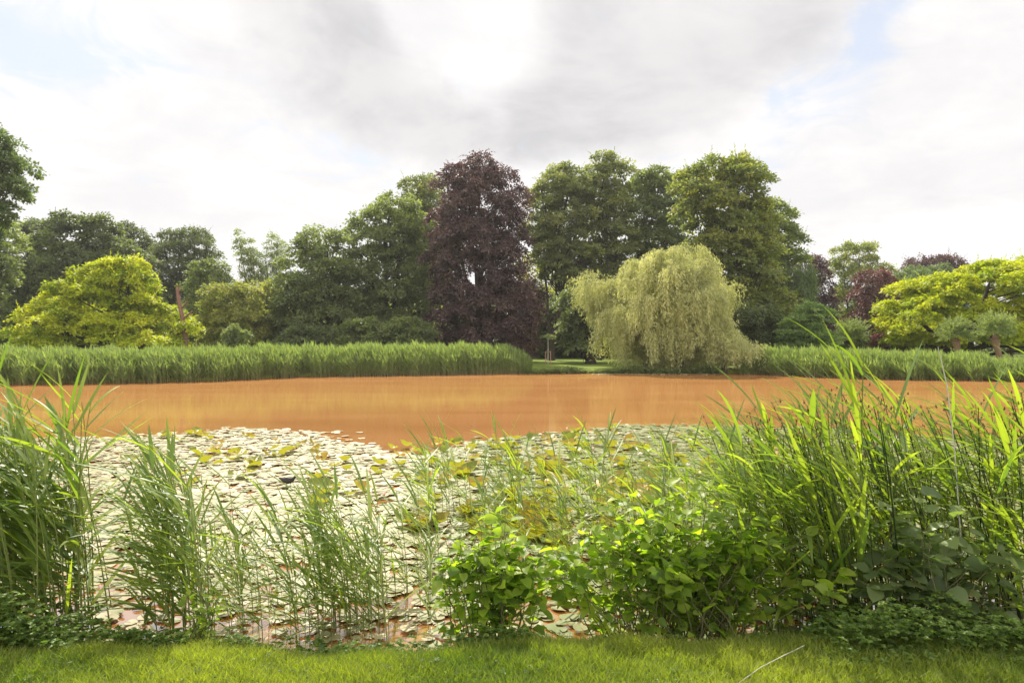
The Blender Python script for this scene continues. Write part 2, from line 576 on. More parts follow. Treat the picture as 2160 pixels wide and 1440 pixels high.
def limbs(rng, base, top, r0, lob, twigs=None, k=7, spread=1.0, forks=1):
    """trunk with limbs to the crown's lobes"""
    mb = MB()
    H = top[2] - base[2]
    tr = curve(base, top, 10, 0, .02 * H, rng)
    tr[0] = base; tr[1][:2] = base[:2] * .7 + tr[1][:2] * .3
    rad = r0 * (1 - .82 * np.linspace(0, 1, 10) ** .9)
    rad[0] *= 1.35
    mb.add(*tube(tr, rad, k), .5)
    if lob is not None:
        sel = rng.permutation(len(lob))[:26]
        for i in sel:
            l = lob[i]
            hz = np.clip((l[2] - base[2]) / H - rng.uniform(.18, .36), .12, .9)
            j = hz * 9
            a = tr[int(j)] + (tr[min(int(j) + 1, 9)] - tr[int(j)]) * (j - int(j))
            rr = np.interp(j, np.arange(10), rad) * .5
            c = curve(a, l[:3], 6, -.02 * H, .02 * H, rng)
            mb.add(*tube(c, np.linspace(rr, rr * .25, 6), 5), .5)
            for _ in range(3):
                e = l[:3] + norm(rng.normal(size=3) + np.array([0, 0, .5])) * l[3] * .9
                mb.add(*tube(curve(c[rng.integers(3, 5)], e, 4, 0, .03 * l[3], rng), np.linspace(rr * .35, rr * .1, 4), 4), .5)
    return mb


def tree(name, label, cat, D, rows, base_u, mat, seed, group=None, lobeR=1.8, rc=.6, per=34, leaf=.27, cover=1.0, depth=.8,
         r0=.3, flat=.55, droop=.25, up=.5, bark='bark', tmpl=DIA, base_v=None, tops=None, jit=.38, tlo=0, thi=1, inner=.35, extra=None, lims=True, gz=.28):
    rng = np.random.default_rng(seed)
    bx = (base_u - 1080) / 1440 * D
    base = np.array([bx, D, gz])
    root = empty(name, base, label, cat, group)
    C, d, lid, lob = crown_clumps(rng, rows, D, depth, lobeR, rc, cover, inner)
    mb = MB()
    leaves_on(rng, mb, C, d, rc, per, leaf, flat, tmpl, droop, up, tlo, thi, jit, lid)
    (extra or spikes(int(len(C) * .10), leaf * 4.5, size=leaf * .8, upw=.5))(rng, mb, C, d, lob)
    for V in mb.V:
        V -= base.astype(np.float32)
    rr = np.array(rows, float)
    vtop = rr[:, 0].min()
    ut = rr[np.argmin(rr[:, 0])][1:].mean()
    top = px(ut, vtop + (rr[:, 0].max() - vtop) * .12, D)
    tb = limbs(rng, base, top, r0, lob if lims else None)
    for t in (tops or []):
        e = px(t[0], t[1], D); e[1] += rng.uniform(-1, 1)
        tb.add(*tube(curve(base + np.array([0, 0, .1]), e, 9, 0, .12, rng), np.linspace(r0 * .8, r0 * .2, 9), 6), .5)
    for V in tb.V:
        V -= base.astype(np.float32)
    tb.obj('trunk', M[bark], root, smooth=True)
    mb.obj('crown', M[mat], root)
    return root


def spikes(n, length, tm=NAR, size=.25, upw=.8, hang=0.0):
    """thin leafy sprays that break up a crown's outline"""
    def f(rng, mb, C, d, lob):
        ids = rng.permutation(len(C))[:n]
        for i in ids:
            dd = norm(d[i] + np.array([0, 0, upw]) + rng.normal(size=3) * .3)
            L = length * rng.uniform(.5, 1.2)
            m = 16
            t = np.linspace(0, 1, m)
            P = C[i] + dd * (t * L)[:, None]
            P[:, 2] -= hang * L * t ** 2
            ax = norm(dd + rng.normal(size=(m, 3)) * .6)
            V, F = inst(DIA, DIAF, P, ax, norm(rng.normal(size=(m, 3)) + np.array([0, 0, .6])), size * (1.1 - .6 * t))
            mb.add(V, F, rng.uniform(.2, .9, m))
    return f


def weeping(name, label, D, rows, base_u, mat, seed, ns, length, leaf, r0=.35, depth=.8, lobeR=1.3, tmpl=NAR, trunks=(), bark='bark', group=None, cat='tree', lw=1.0, gz=.3, gap=.3):
    rng = np.random.default_rng(seed)
    base = np.array([(base_u - 1080) / 1440 * D, D, gz])
    root = empty(name, base, label, cat, group)
    C, d, lid, lob = crown_clumps(rng, rows, D, depth, lobeR, .55, 1.0, .3)
    mb = MB()
    # hanging leafy strands gathered into curtains
    nb = ns // 9
    bi = rng.integers(0, len(C), nb)
    for b in bi:
        c0, d0 = C[b], d[b]
        out = norm(np.array([d0[0], d0[1], 0.02]))
        Lb = length * rng.uniform(.45, 1.25)
        tb = rng.uniform(0, .8)
        m = 12
        for s in range(9):
            s0 = c0 + rng.normal(size=3) * np.array([.22, .22, .16])
            L = min(Lb * rng.uniform(.6, 1.1), max(s0[2] - .12, .2))
            q = int(max(6, L / (leaf * .32)))
            t = np.sort(rng.uniform(0, 1, q))
            arch = out * (.45 * lw * (1 - np.exp(-t * 4)))[:, None]
            P = s0 + arch + rng.normal(size=(q, 3)) * .05
            P[:, 2] += .22 * np.sin(np.minimum(t * 4, np.pi)) - L * t ** 1.25
            ax = rng.normal(size=(q, 3)) * .45 + np.array([0, 0, -1.0]) + out * .3
            V, F = inst(tmpl, DIAF, P, ax, norm(rng.normal(size=(q, 3)) + out * .9 + np.array([0, 0, .3])), leaf * rng.uniform(.7, 1.3, q))
            mb.add(V, F, np.clip(tb + rng.uniform(-.2, .35, q), 0, 1))
    for V in mb.V:
        V -= base.astype(np.float32)
    rr = np.array(rows, float)
    top = px(rr[np.argmin(rr[:, 0])][1:].mean(), rr[:, 0].min() + 40, D)
    tbm = limbs(rng, base, top, r0, lob)
    for V in tbm.V:
        V -= base.astype(np.float32)
    tbm.obj('trunk', M[bark], root, smooth=True)
    mb.obj('crown', M[mat], root)
    return root


FAR = 'tall trees of the park wood behind the pond'
tree('broadleaf_tree', 'tall tree cut by the left edge, high above its neighbours', 'tree', 46,
     [(250, -90, -20), (275, -110, -4), (305, -130, 28), (335, -150, 52), (400, -180, 66), (440, -200, 40), (470, -210, 0), (560, -215, -40)], -170, 'blue_green', 1, FAR,
     lobeR=1.35, rc=.42, leaf=.2, per=32, r0=.45, extra=spikes(60, .8, size=.16), tops=[(-60, 330), (20, 380), (-20, 440)])
tree('broadleaf_tree', 'pale green tree at the left edge, below the tall cut off crown', 'tree', 62,
     [(468, -70, 15), (510, -110, 52), (560, -120, 48), (620, -120, 12), (740, -110, 5)], -30, 'green_pale', 2, FAR, lobeR=1.6, rc=.5, leaf=.24)
tree('broadleaf_tree', 'wide dark green round headed tree directly behind the left golden tree', 'tree', 74,
     [(462, 160, 205), (476, 112, 245), (500, 85, 262), (540, 50, 290), (600, 15, 330), (680, -10, 370), (742, -20, 390)], 170, 'green_deep', 3, FAR,
     lobeR=2.0, rc=.62, per=34, leaf=.3, flat=.45, r0=.5, cover=1.5, extra=spikes(220, 1.1, size=.2))
tree('conifer', 'flat topped dark pine peeping out behind the dark round tree at far left', 'tree', 92,
     [(468, 30, 82), (480, 20, 112), (500, 25, 100), (560, 50, 90)], 70, 'green_deep', 4, FAR, lobeR=1.3, rc=.5, leaf=.22, flat=.3)
tree('broadleaf_tree', 'dark tree with a ragged broken top, right of the dark round tree', 'tree', 86,
     [(474, 252, 285), (488, 246, 308), (520, 240, 322), (580, 230, 350), (742, 225, 360)], 285, 'green_deep', 5, FAR, lobeR=1.5, rc=.5, leaf=.24, per=26, extra=spikes(80, 1.6, size=.2, upw=.6))
tree('broadleaf_tree', 'fan shaped dark tree with a domed lacy top above the dead trunk', 'tree', 84,
     [(486, 365, 425), (497, 342, 445), (520, 328, 458), (560, 318, 466), (620, 330, 460), (742, 330, 440)], 392, 'green_deep', 6, FAR,
     lobeR=1.3, rc=.45, leaf=.2, per=26, extra=spikes(160, 1.2, size=.17, upw=.9), tops=[(350, 520), (375, 500), (410, 500), (440, 520)])
tree('broadleaf_tree', 'small mid green tree just right of the dead trunk', 'tree', 68,
     [(548, 418, 455), (575, 396, 476), (620, 385, 492), (700, 385, 500), (742, 390, 490)], 440, 'green', 7, FAR, lobeR=1.2, rc=.42, leaf=.22, per=26, r0=.14)
tree('broadleaf_tree', 'slender feathery tree leaning left, the left one of two against the sky', 'tree', 92,
     [(485, 496, 512), (500, 490, 524), (525, 492, 542), (560, 505, 560), (620, 500, 575), (720, 480, 590)], 545, 'green_pale', 8, 'pair of feathery trees',
     lobeR=1.0, rc=.4, leaf=.2, per=22, r0=.16, cover=.7, extra=spikes(120, 1.2, size=.16, upw=.7), tops=[(505, 510), (530, 520)])
tree('broadleaf_tree', 'thin feathery tree with sparse twigs, the right one of two against the sky', 'tree', 94,
     [(492, 566, 588), (508, 556, 598), (540, 552, 606), (580, 556, 604), (640, 545, 600), (720, 530, 600)], 568, 'green_pale', 9, 'pair of feathery trees',
     lobeR=.9, rc=.38, leaf=.18, per=18, r0=.16, cover=.55, extra=spikes(90, 1.0, size=.14, upw=.7), tops=[(560, 520), (588, 510)])
tree('shrub', 'rounded yellow green bush behind the reeds, right of the left golden tree', 'bush', 60,
     [(602, 440, 520), (620, 430, 545), (660, 420, 560), (700, 418, 575), (742, 420, 580)], 490, 'green_lime', 10, None, lobeR=1.15, rc=.38, leaf=.19, per=30, r0=.12)
tree('shrub', 'light green bush spreading beneath the feathery trees', 'bush', 64,
     [(592, 545, 580), (620, 525, 600), (660, 515, 610), (742, 510, 630)], 565, 'green_lime', 11, None, lobeR=1.1, rc=.4, leaf=.2, per=28, r0=.12)
tree('sapling', 'tiny bright bush standing at the top of the left reed bed', 'bush', 54,
     [(690, 480, 510), (705, 472, 520), (742, 475, 520)], 495, 'green_pale', 12, None, lobeR=.5, rc=.22, leaf=.16, per=18, r0=.05)
tree('broadleaf_tree', 'rounded grey green tree with a twiggy top, left of the taller limes', 'tree', 62,
     [(474, 662, 712), (490, 640, 728), (520, 612, 738), (570, 585, 752), (640, 565, 770), (700, 560, 775), (745, 560, 780)], 690, 'green', 13, FAR,
     lobeR=1.6, rc=.5, leaf=.23, per=34, r0=.28, extra=spikes(120, 1.0, size=.17, upw=.7), tops=[(655, 560), (700, 540), (740, 620)])
tree('broadleaf_tree', 'big dense green tree rising in steps left of the copper beech', 'tree', 66,
     [(418, 790, 850), (432, 768, 890), (470, 742, 905), (520, 730, 915), (600, 722, 915), (680, 705, 915), (745, 700, 915)], 810, 'green', 14, FAR,
     lobeR=1.9, rc=.55, leaf=.25, per=34, r0=.4, tops=[(780, 520), (850, 500)])
tree('broadleaf_tree', 'tall green tree half hidden behind the left side of the copper beech', 'tree', 76,
     [(376, 878, 910), (392, 855, 935), (430, 842, 950), (520, 845, 960), (620, 850, 960)], 895, 'green_top', 15, FAR, lobeR=1.7, rc=.55, leaf=.26, per=32, r0=.4, tops=[(870, 480)])
# copper beech
BEE = 'copper beech trees'
tree('copper_beech', 'tall dark purple copper beech with a pointed ragged top, centre of the wood', 'tree', 62,
     [(326, 1002, 1022), (342, 982, 1042), (362, 945, 1066), (385, 912, 1092), (420, 902, 1112), (500, 898, 1122), (560, 900, 1128), (600, 905, 1126), (660, 895, 1138), (700, 890, 1142), (742, 895, 1135)],
     1022, 'purple', 116, BEE, lobeR=1.35, rc=.45, leaf=.19, per=34, flat=.45, droop=.7, up=.4, r0=.42, cover=1.1, extra=spikes(700, 1.3, size=.16, upw=.35, hang=.6),
     tops=[(990, 420), (1045, 440), (960, 500), (1080, 520)])
tree('copper_beech', 'low skirt of purple beech in shade beside the copper beech, behind the centre reeds', 'tree', 66,
     [(590, 1085, 1125), (620, 1075, 1150), (660, 1070, 1150), (700, 1070, 1140), (745, 1080, 1130)], 1105, 'purple', 17, BEE, lobeR=1.1, rc=.4, leaf=.18, per=26, droop=.7, r0=.15, extra=spikes(80, 1, size=.16, hang=.6))
# limes
tree('broadleaf_tree', 'tall lime right of the copper beech, with a bare forked trunk below', 'tree', 70,
     [(345, 1185, 1215), (360, 1160, 1232), (400, 1120, 1252), (460, 1104, 1262), (520, 1108, 1268), (570, 1132, 1270), (610, 1150, 1250)], 1162, 'green_top', 18, FAR,
     lobeR=1.6, rc=.5, leaf=.25, per=34, flat=.4, r0=.32, tops=[(1150, 560), (1205, 520)])
tree('broadleaf_tree', 'tallest lime of the row, its square topped crown above the willow', 'tree', 72,
     [(332, 1256, 1296), (345, 1240, 1318), (370, 1228, 1326), (430, 1222, 1335), (520, 1222, 1342), (580, 1230, 1340), (610, 1240, 1330)], 1262, 'green_top', 19, FAR,
     lobeR=1.6, rc=.5, leaf=.25, per=34, flat=.4, r0=.32, tops=[(1300, 520), (1235, 560)])
tree('broadleaf_tree', 'domed lime between the tallest lime and the large yellow green tree', 'tree', 74,
     [(362, 1335, 1385), (378, 1322, 1430), (400, 1318, 1445), (470, 1315, 1460), (560, 1320, 1465), (610, 1330, 1440)], 1378, 'green', 20, FAR,
     lobeR=1.7, rc=.52, leaf=.26, per=32, flat=.4, r0=.32, tops=[(1345, 520), (1400, 500)])
tree('broadleaf_tree', 'large yellow green tree with a broad top, behind the willow', 'tree', 60,
     [(342, 1500, 1575), (356, 1468, 1605), (385, 1430, 1635), (430, 1412, 1640), (480, 1428, 1640), (540, 1440, 1650), (600, 1460, 1665), (680, 1520, 1680), (750, 1550, 1685)], 1560, 'green_lime', 21, FAR,
     lobeR=1.6, rc=.5, leaf=.25, per=36, flat=.5, r0=.45, tlo=-.45, thi=.8, tops=[(1500, 480), (1590, 470)])
tree('broadleaf_tree', 'darker tree filling the right flank behind the yellow green tree', 'tree', 68,
     [(425, 1590, 1645), (460, 1580, 1660), (490, 1570, 1685), (540, 1570, 1695), (620, 1575, 1700), (745, 1570, 1705)], 1630, 'green', 22, FAR,
     lobeR=1.6, rc=.52, leaf=.25, per=32, r0=.35, extra=spikes(60, 1.6, size=.2, upw=.3))
weeping('weeping_tree', 'dark drooping tree left of the distant purple trees', 64,
        [(560, 1660, 1695), (600, 1640, 1708), (660, 1635, 1712), (735, 1640, 1715)], 1675, 'blue_green', 23, 1600, 2.4, .26, lobeR=1.0, group=None)
tree('broadleaf_tree', 'dark green tree with a stout dark trunk on the lawn left of the willow', 'tree', 58,
     [(600, 1195, 1250), (630, 1180, 1280), (670, 1170, 1300), (710, 1172, 1310), (738, 1180, 1290)], 1246, 'green', 24, None, lobeR=1.1, rc=.4, leaf=.22, per=28, r0=.42, flat=.35, droop=.5)
# right background
tree('copper_beech', 'distant purple tree beside the drooping dark tree at right', 'tree', 88,
     [(538, 1688, 1722), (556, 1672, 1742), (600, 1668, 1760), (660, 1670, 1770), (742, 1680, 1775)], 1715, 'purple', 25, BEE, lobeR=1.5, rc=.5, leaf=.22, per=30, droop=.5, r0=.25, extra=spikes(100, 1.2, size=.18, upw=.4, hang=.3))
tree('broadleaf_tree', 'distant airy yellow green tree with open limbs, rising above the purple trees', 'tree', 94,
     [(514, 1795, 1835), (524, 1762, 1848), (545, 1750, 1852), (575, 1752, 1882), (605, 1755, 1900), (660, 1765, 1870), (742, 1770, 1850)], 1800, 'green_lime', 26, FAR,
     lobeR=1.3, rc=.5, leaf=.24, per=26, cover=.72, r0=.22, tlo=-.2, thi=.7, tops=[(1775, 560), (1815, 540)])
tree('copper_beech', 'reddish purple rounded tree left of the right golden tree', 'tree', 80,
     [(572, 1825, 1868), (590, 1812, 1885), (630, 1798, 1895), (680, 1788, 1898), (742, 1790, 1895)], 1840, 'purple_red', 27, BEE, lobeR=1.3, rc=.45, leaf=.2, per=32, droop=.6, r0=.22, extra=spikes(100, 1.0, size=.17, upw=.3, hang=.4))
tree('broadleaf_tree', 'distant grey green round tree above the right golden tree', 'tree', 98,
     [(562, 1930, 1985), (575, 1900, 2020), (600, 1870, 2050), (680, 1850, 2080)], 1960, 'blue_green', 28, FAR, lobeR=1.9, rc=.6, leaf=.27, per=28)
tree('copper_beech', 'farthest purple tree, only its ragged top showing above the right golden tree', 'tree', 108,
     [(543, 1965, 2010), (556, 1912, 2030), (575, 1895, 2045), (620, 1890, 2060)], 1985, 'purple', 29, BEE, lobeR=1.6, rc=.5, leaf=.24, per=24, r0=.3, extra=spikes(140, 1.5, size=.2, upw=.5))
# golden trees
GOLD = 'golden leaved trees'
tree('golden_tree', 'broad golden yellow tree behind the left reed bed', 'tree', 53,
     [(548, 262, 300), (560, 205, 312), (580, 155, 320), (604, 115, 326), (638, 92, 338), (658, 60, 350), (682, 38, 396), (702, 20, 418), (718, 12, 428), (742, 40, 420)], 240, 'gold', 30, GOLD,
     lobeR=1.15, rc=.36, leaf=.2, per=30, flat=.3, droop=.35, up=.6, r0=.3, jit=.35, cover=1.15, depth=.75, tlo=0, thi=1)
tree('golden_tree', 'wide spreading golden tree behind the pollards at the right edge', 'tree', 54,
     [(556, 2075, 2130), (570, 2010, 2240), (590, 1950, 2290), (612, 1900, 2320), (650, 1862, 2340), (690, 1838, 2350), (712, 1850, 2350), (728, 1900, 2340)], 2022, 'gold', 31, GOLD,
     lobeR=1.0, rc=.34, leaf=.21, per=30, flat=.3, droop=.3, up=.7, r0=.34, jit=.3, cover=1.1, tops=[(1862, 668), (1930, 640), (2060, 640), (2180, 650), (1900, 700)], bark='bark')
# willow
weeping('weeping_willow', 'large pale yellow green weeping willow at the water edge', 48,
        [(522, 1430, 1490), (536, 1392, 1502), (556, 1340, 1516), (584, 1304, 1535), (620, 1272, 1555), (660, 1268, 1562), (700, 1285, 1560), (735, 1340, 1552), (768, 1380, 1535)], 1440, 'willow', 32, 10500, 1.7, .2, r0=.5, lobeR=1.25, gz=.2, lw=1.3)
weeping('weeping_willow', 'smaller leaning pale willow at the left side of the large willow', 50,
        [(576, 1222, 1245), (588, 1213, 1275), (606, 1218, 1310), (640, 1255, 1330), (680, 1275, 1350), (715, 1305, 1360), (745, 1315, 1370)], 1365, 'willow', 33, 2200, 1.2, .19, r0=.22, lobeR=.8, gz=.28, lw=1.6)
weeping('weeping_willow', 'low pale willow skirt trailing to the right beside the reeds', 45,
        [(705, 1510, 1545), (725, 1500, 1580), (745, 1495, 1600)], 1530, 'willow', 34, 1000, .9, .18, r0=.12, lobeR=.5, gz=.1, lw=1.4)
# layered shrub
tree('shrub', 'layered pale green spreading shrub behind the right reed bed', 'bush', 51,
     [(641, 1690, 1742), (655, 1672, 1752), (680, 1650, 1756), (705, 1642, 1764), (742, 1640, 1768)], 1700, 'layer', 35, None, lobeR=.7, rc=.36, leaf=.15, per=40, flat=.16, droop=.15, up=.6, r0=.1, jit=.4)
tree('shrub', 'pinkish green flowering bush behind the small pollards at right', 'bush', 60,
     [(700, 1860, 1900), (715, 1835, 1920), (742, 1830, 1925)], 1880, 'purple_red', 36, None, lobeR=.6, rc=.25, leaf=.15, per=20, r0=.06)


def wood(name, D, u0, u1, vt, vb, mat, seed, n, label=None):
    """far wood behind the rows of trees: one mass nobody could count"""
    rng = np.random.default_rng(seed)
    mb = MB()
    u = rng.uniform(u0, u1, n)
    top = vt + 16 * np.sin(u / 37) + 10 * np.sin(u / 13 + 1)
    v = top + (vb - top) * rng.uniform(0, 1, n) ** .9
    Dp = D + rng.uniform(-3, 9, n)
    P = np.stack([(u - 1080) / 1440 * Dp, Dp, CAMZ + (725 - v) / 1440 * Dp], 1)
    d = norm(rng.normal(size=(n, 3)) + np.array([0, -.5, .4]))
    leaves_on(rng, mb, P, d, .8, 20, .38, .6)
    o = mb.obj(name, M[mat])
    tag(o, label, kind='stuff')
    o['category'] = 'wood'


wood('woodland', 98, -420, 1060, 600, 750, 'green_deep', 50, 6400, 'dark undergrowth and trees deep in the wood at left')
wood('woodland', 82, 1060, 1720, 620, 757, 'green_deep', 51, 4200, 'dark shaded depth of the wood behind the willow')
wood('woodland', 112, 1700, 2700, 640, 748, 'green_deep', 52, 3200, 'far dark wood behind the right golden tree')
wood('woodland', 90, 1090, 1240, 560, 715, 'green_lime', 53, 330, 'sunlit yellow green foliage glimpsed between the bare trunks')
wood('woodland', 80, 760, 930, 640, 730, 'green_lime', 54, 160, 'sunlit foliage glimpsed deep behind the step shaped green tree')
for i, (u, w, vt, mt, D, lb) in enumerate([(60, 90, 690, 'green_deep', 66, 'low dark bush left of the left golden tree'), (640, 70, 690, 'green_deep', 56, 'low dark bush under the twiggy topped tree'),
                                           (770, 80, 680, 'green', 56, 'green bush at the foot of the step shaped tree'), (860, 60, 672, 'green', 57, 'green bush left of the copper beech foot'),
                                           (1600, 60, 650, 'green_deep', 54, 'dark bush right of the weeping willow'), (1790, 45, 690, 'green', 58, 'green bush behind the bushy pollard')]):
    tree('shrub', lb, 'bush', D, [(vt, u - w * .4, u + w * .3), (vt + 15, u - w * .8, u + w * .7), (vt + 30, u - w, u + w), (748, u - w, u + w)], u, mt, 60 + i, None, lobeR=.9, rc=.36, leaf=.2, per=26, r0=.08)


# pollard willows
def pollard(u, vc, r, D, vtop_trunk, tu, seed, label, rt=.2, small=False):
    rng = np.random.default_rng(seed)
    base = np.array([(tu - 1080) / 1440 * D, D, .28])
    root = empty('pollard_willow', base, label, 'tree', 'pollard willows beside the right reed bed')
    k = D / 1440
    c = px(u, vc, D)
    R0 = r * k * 1.12
    rt *= .8
    head = c - np.array([0, 0, R0 * .55])
    tb = MB()
    p = curve(base, head, 8, 0, .02, rng)
    rad = np.array([1.25, 1.0, .95, .9, .9, .95, 1.15, 1.3]) * rt
    tb.add(*tube(p, rad, 10), .5)
    kn = head
    for j in range(14):
        d = norm(rng.normal(size=3) + np.array([0, 0, .6]))
        tb.add(*tube([kn, kn + d * rt * 1.1, kn + d * rt * 1.5], [rt * .6, rt * .5, rt * .15], 6), .5)
    n = int(260 if not small else 60)
    mb = MB()
    d = norm(rng.normal(size=(n, 3)))
    d[:, 2] = np.where(d[:, 2] < -.45, .5, d[:, 2])
    d = norm(d)
    for i in range(n):
        L = R0 * rng.uniform(.85, 1.25)
        m = 26
        t = rng.uniform(.25, 1, m)
        P = head + np.array([0, 0, .5 * R0]) + d[i] * (L * t)[:, None] * np.array([1, 1, 1.0])
        P += rng.normal(size=(m, 3)) * .03
        ax = d[i] + rng.normal(size=(m, 3)) * .5 + np.array([0, 0, .25])
        V, F = inst(NAR * np.array([1.4, 1, 1]), DIAF, P, ax, norm(rng.normal(size=(m, 3)) + [0, 0, .5]), rng.uniform(.10, .17, m))
        mb.add(V, F, rng.uniform(0, 1, m))
    for b in (tb, mb):
        for V in b.V:
            V -= base.astype(np.float32)
    tb.obj('trunk', M['bark_pollard'], root, smooth=True)
    mb.obj('crown', M['pollard'], root)


pollard(2098, 694, 33, 44, 715, 2117, 70, 'largest pollard willow with a round bushy head, its reddish trunk wholly visible', .23)
pollard(2017, 702, 29, 46, 720, 2026, 71, 'pollard willow with a round head in front of the golden tree, foot hidden by reeds', .22)
pollard(2134, 712, 17, 52, 725, 2136, 72, 'slimmer pollard willow just right of the largest pollard', .17)
pollard(1797, 706, 30, 54, 722, 1812, 73, 'wide bushy pollard willow beside the layered shrub', .22)
pollard(1862, 724, 9, 58, 728, 1864, 74, 'short pollard stump with few twigs, left of the thinner stump', .2, True)
pollard(1911, 712, 9, 56, 718, 1912, 75, 'thin pollard stump with a tiny tuft in front of the golden foliage', .13, True)

# dead trunk
D = 53
root = empty('dead_tree', px(384, 768, D) * np.array([1, 1, 0]) + np.array([0, 0, .28]), 'bare broken reddish trunk with three stubs between golden and dark trees', 'dead tree')
b0 = np.array(root.location)
mb = MB()
rng = np.random.default_rng(77)
pts = [b0, px(392, 720, D), px(385, 670, D), px(378, 640, D), px(375, 620, D), px(374, 604, D)]
mb.add(*tube(np.array(pts) - b0, [.22, .19, .16, .15, .14, .13], 9))
mb.obj('trunk', M['bark_red'], root, smooth=True)
for a, b, r in (((381, 652), (404, 635), .085), ((384, 672), (414, 656), .10), ((376, 620), (389, 611), .06)):
    mb = MB()
    mb.add(*tube(curve(px(*a, D) - b0, px(*b, D) - b0 + np.array([0, -.5, 0]), 5, 0, .02, rng), np.linspace(r, r * .6, 5), 6))
    mb.obj('branch', M['bark_red'], root, smooth=True)

# staked young tree and its stake frame
D = 58
b0 = np.array([(1156 - 1080) / 1440 * D, D, .29])
root = empty('young_tree', b0, 'young standard tree with a small flat umbrella crown on the far lawn', 'tree')
mb = MB()
mb.add(*tube([(0, 0, 0), (0.01, 0, 1.2), (-.01, 0, 2.2)], [.045, .04, .03], 7))
for j in range(9):
    a = j * .7
    mb.add(*tube([(0, 0, 2.0 + .02 * j), (.3 * math.cos(a), .3 * math.sin(a), 2.3), (.55 * math.cos(a), .55 * math.sin(a), 2.4)], [.018, .012, .006], 4))
mb.obj('trunk', M['dead'], root, smooth=True)
mb = MB()
n = 60
th = rng.uniform(0, 6.28, n); rr = .62 * np.sqrt(rng.uniform(0, 1, n))
C = np.stack([rr * np.cos(th), rr * np.sin(th), 2.42 - .35 * (rr / .62) ** 2 * .4 + rng.uniform(-.12, .08, n)], 1)
leaves_on(rng, mb, C, norm(C - np.array([0, 0, 2.2])), .14, 16, .09, .5)
mb.obj('crown', M['green_pale'], root)
root = empty('tree_stake_frame', b0, 'reddish wooden stake frame round the young tree on the far lawn', 'tree stakes')
for sx, sy in ((-.2, -.2), (.22, -.2), (-.2, .22), (.22, .22)):
    mb = MB(); mb.add(*tube([(sx, sy, -.1), (sx, sy, .5), (sx, sy, 1.08)], [.035, .035, .033], 8)); mb.obj('stake', M['stake'], root)
for y in (-.2, .22):
    mb = MB(); mb.add(*tube([(-.22, y, 1.04), (0, y, 1.04), (.24, y, 1.04)], .028, 6)); mb.obj('crossbar', M['stake'], root)
for x in (-.2, .22):
    mb = MB(); mb.add(*tube([(x, -.17, 1.0), (x, 0, 1.0), (x, .19, 1.0)], .026, 6)); mb.obj('crossbar', M['stake'], root)

# clipped hedge at far left
rng = np.random.default_rng(81)
mb = MB()
n = 1400
C = np.stack([rng.uniform(-46, -30, n), 44 + rng.uniform(0, 1.2, n), .3 + rng.uniform(0, 1.05, n) ** .7 * 1.25], 1)
leaves_on(rng, mb, C, norm(rng.normal(size=(n, 3)) + [0, 0, .5]), .16, 16, .09, .7)
tag(mb.obj('hedge', M['green_deep']), 'low dark clipped hedge behind the reeds at the left edge', 'hedge')


# ------------------------------------------------------------------ far reed beds
_u = np.arange(-500, 2600, 20.0)
_d = np.arange(20, 60, .1)
_U, _D = np.meshgrid(_u, _d)
_in = pond_sd((_U - 1080) / 1440 * _D, _D) < 0
SHORE = (_u, np.where(_in, _D, 24).max(0))
def shore_back(u):
    """distance of the far shoreline along the view ray at picture column u"""
    us, ds = SHORE
    return np.interp(u, us, ds)


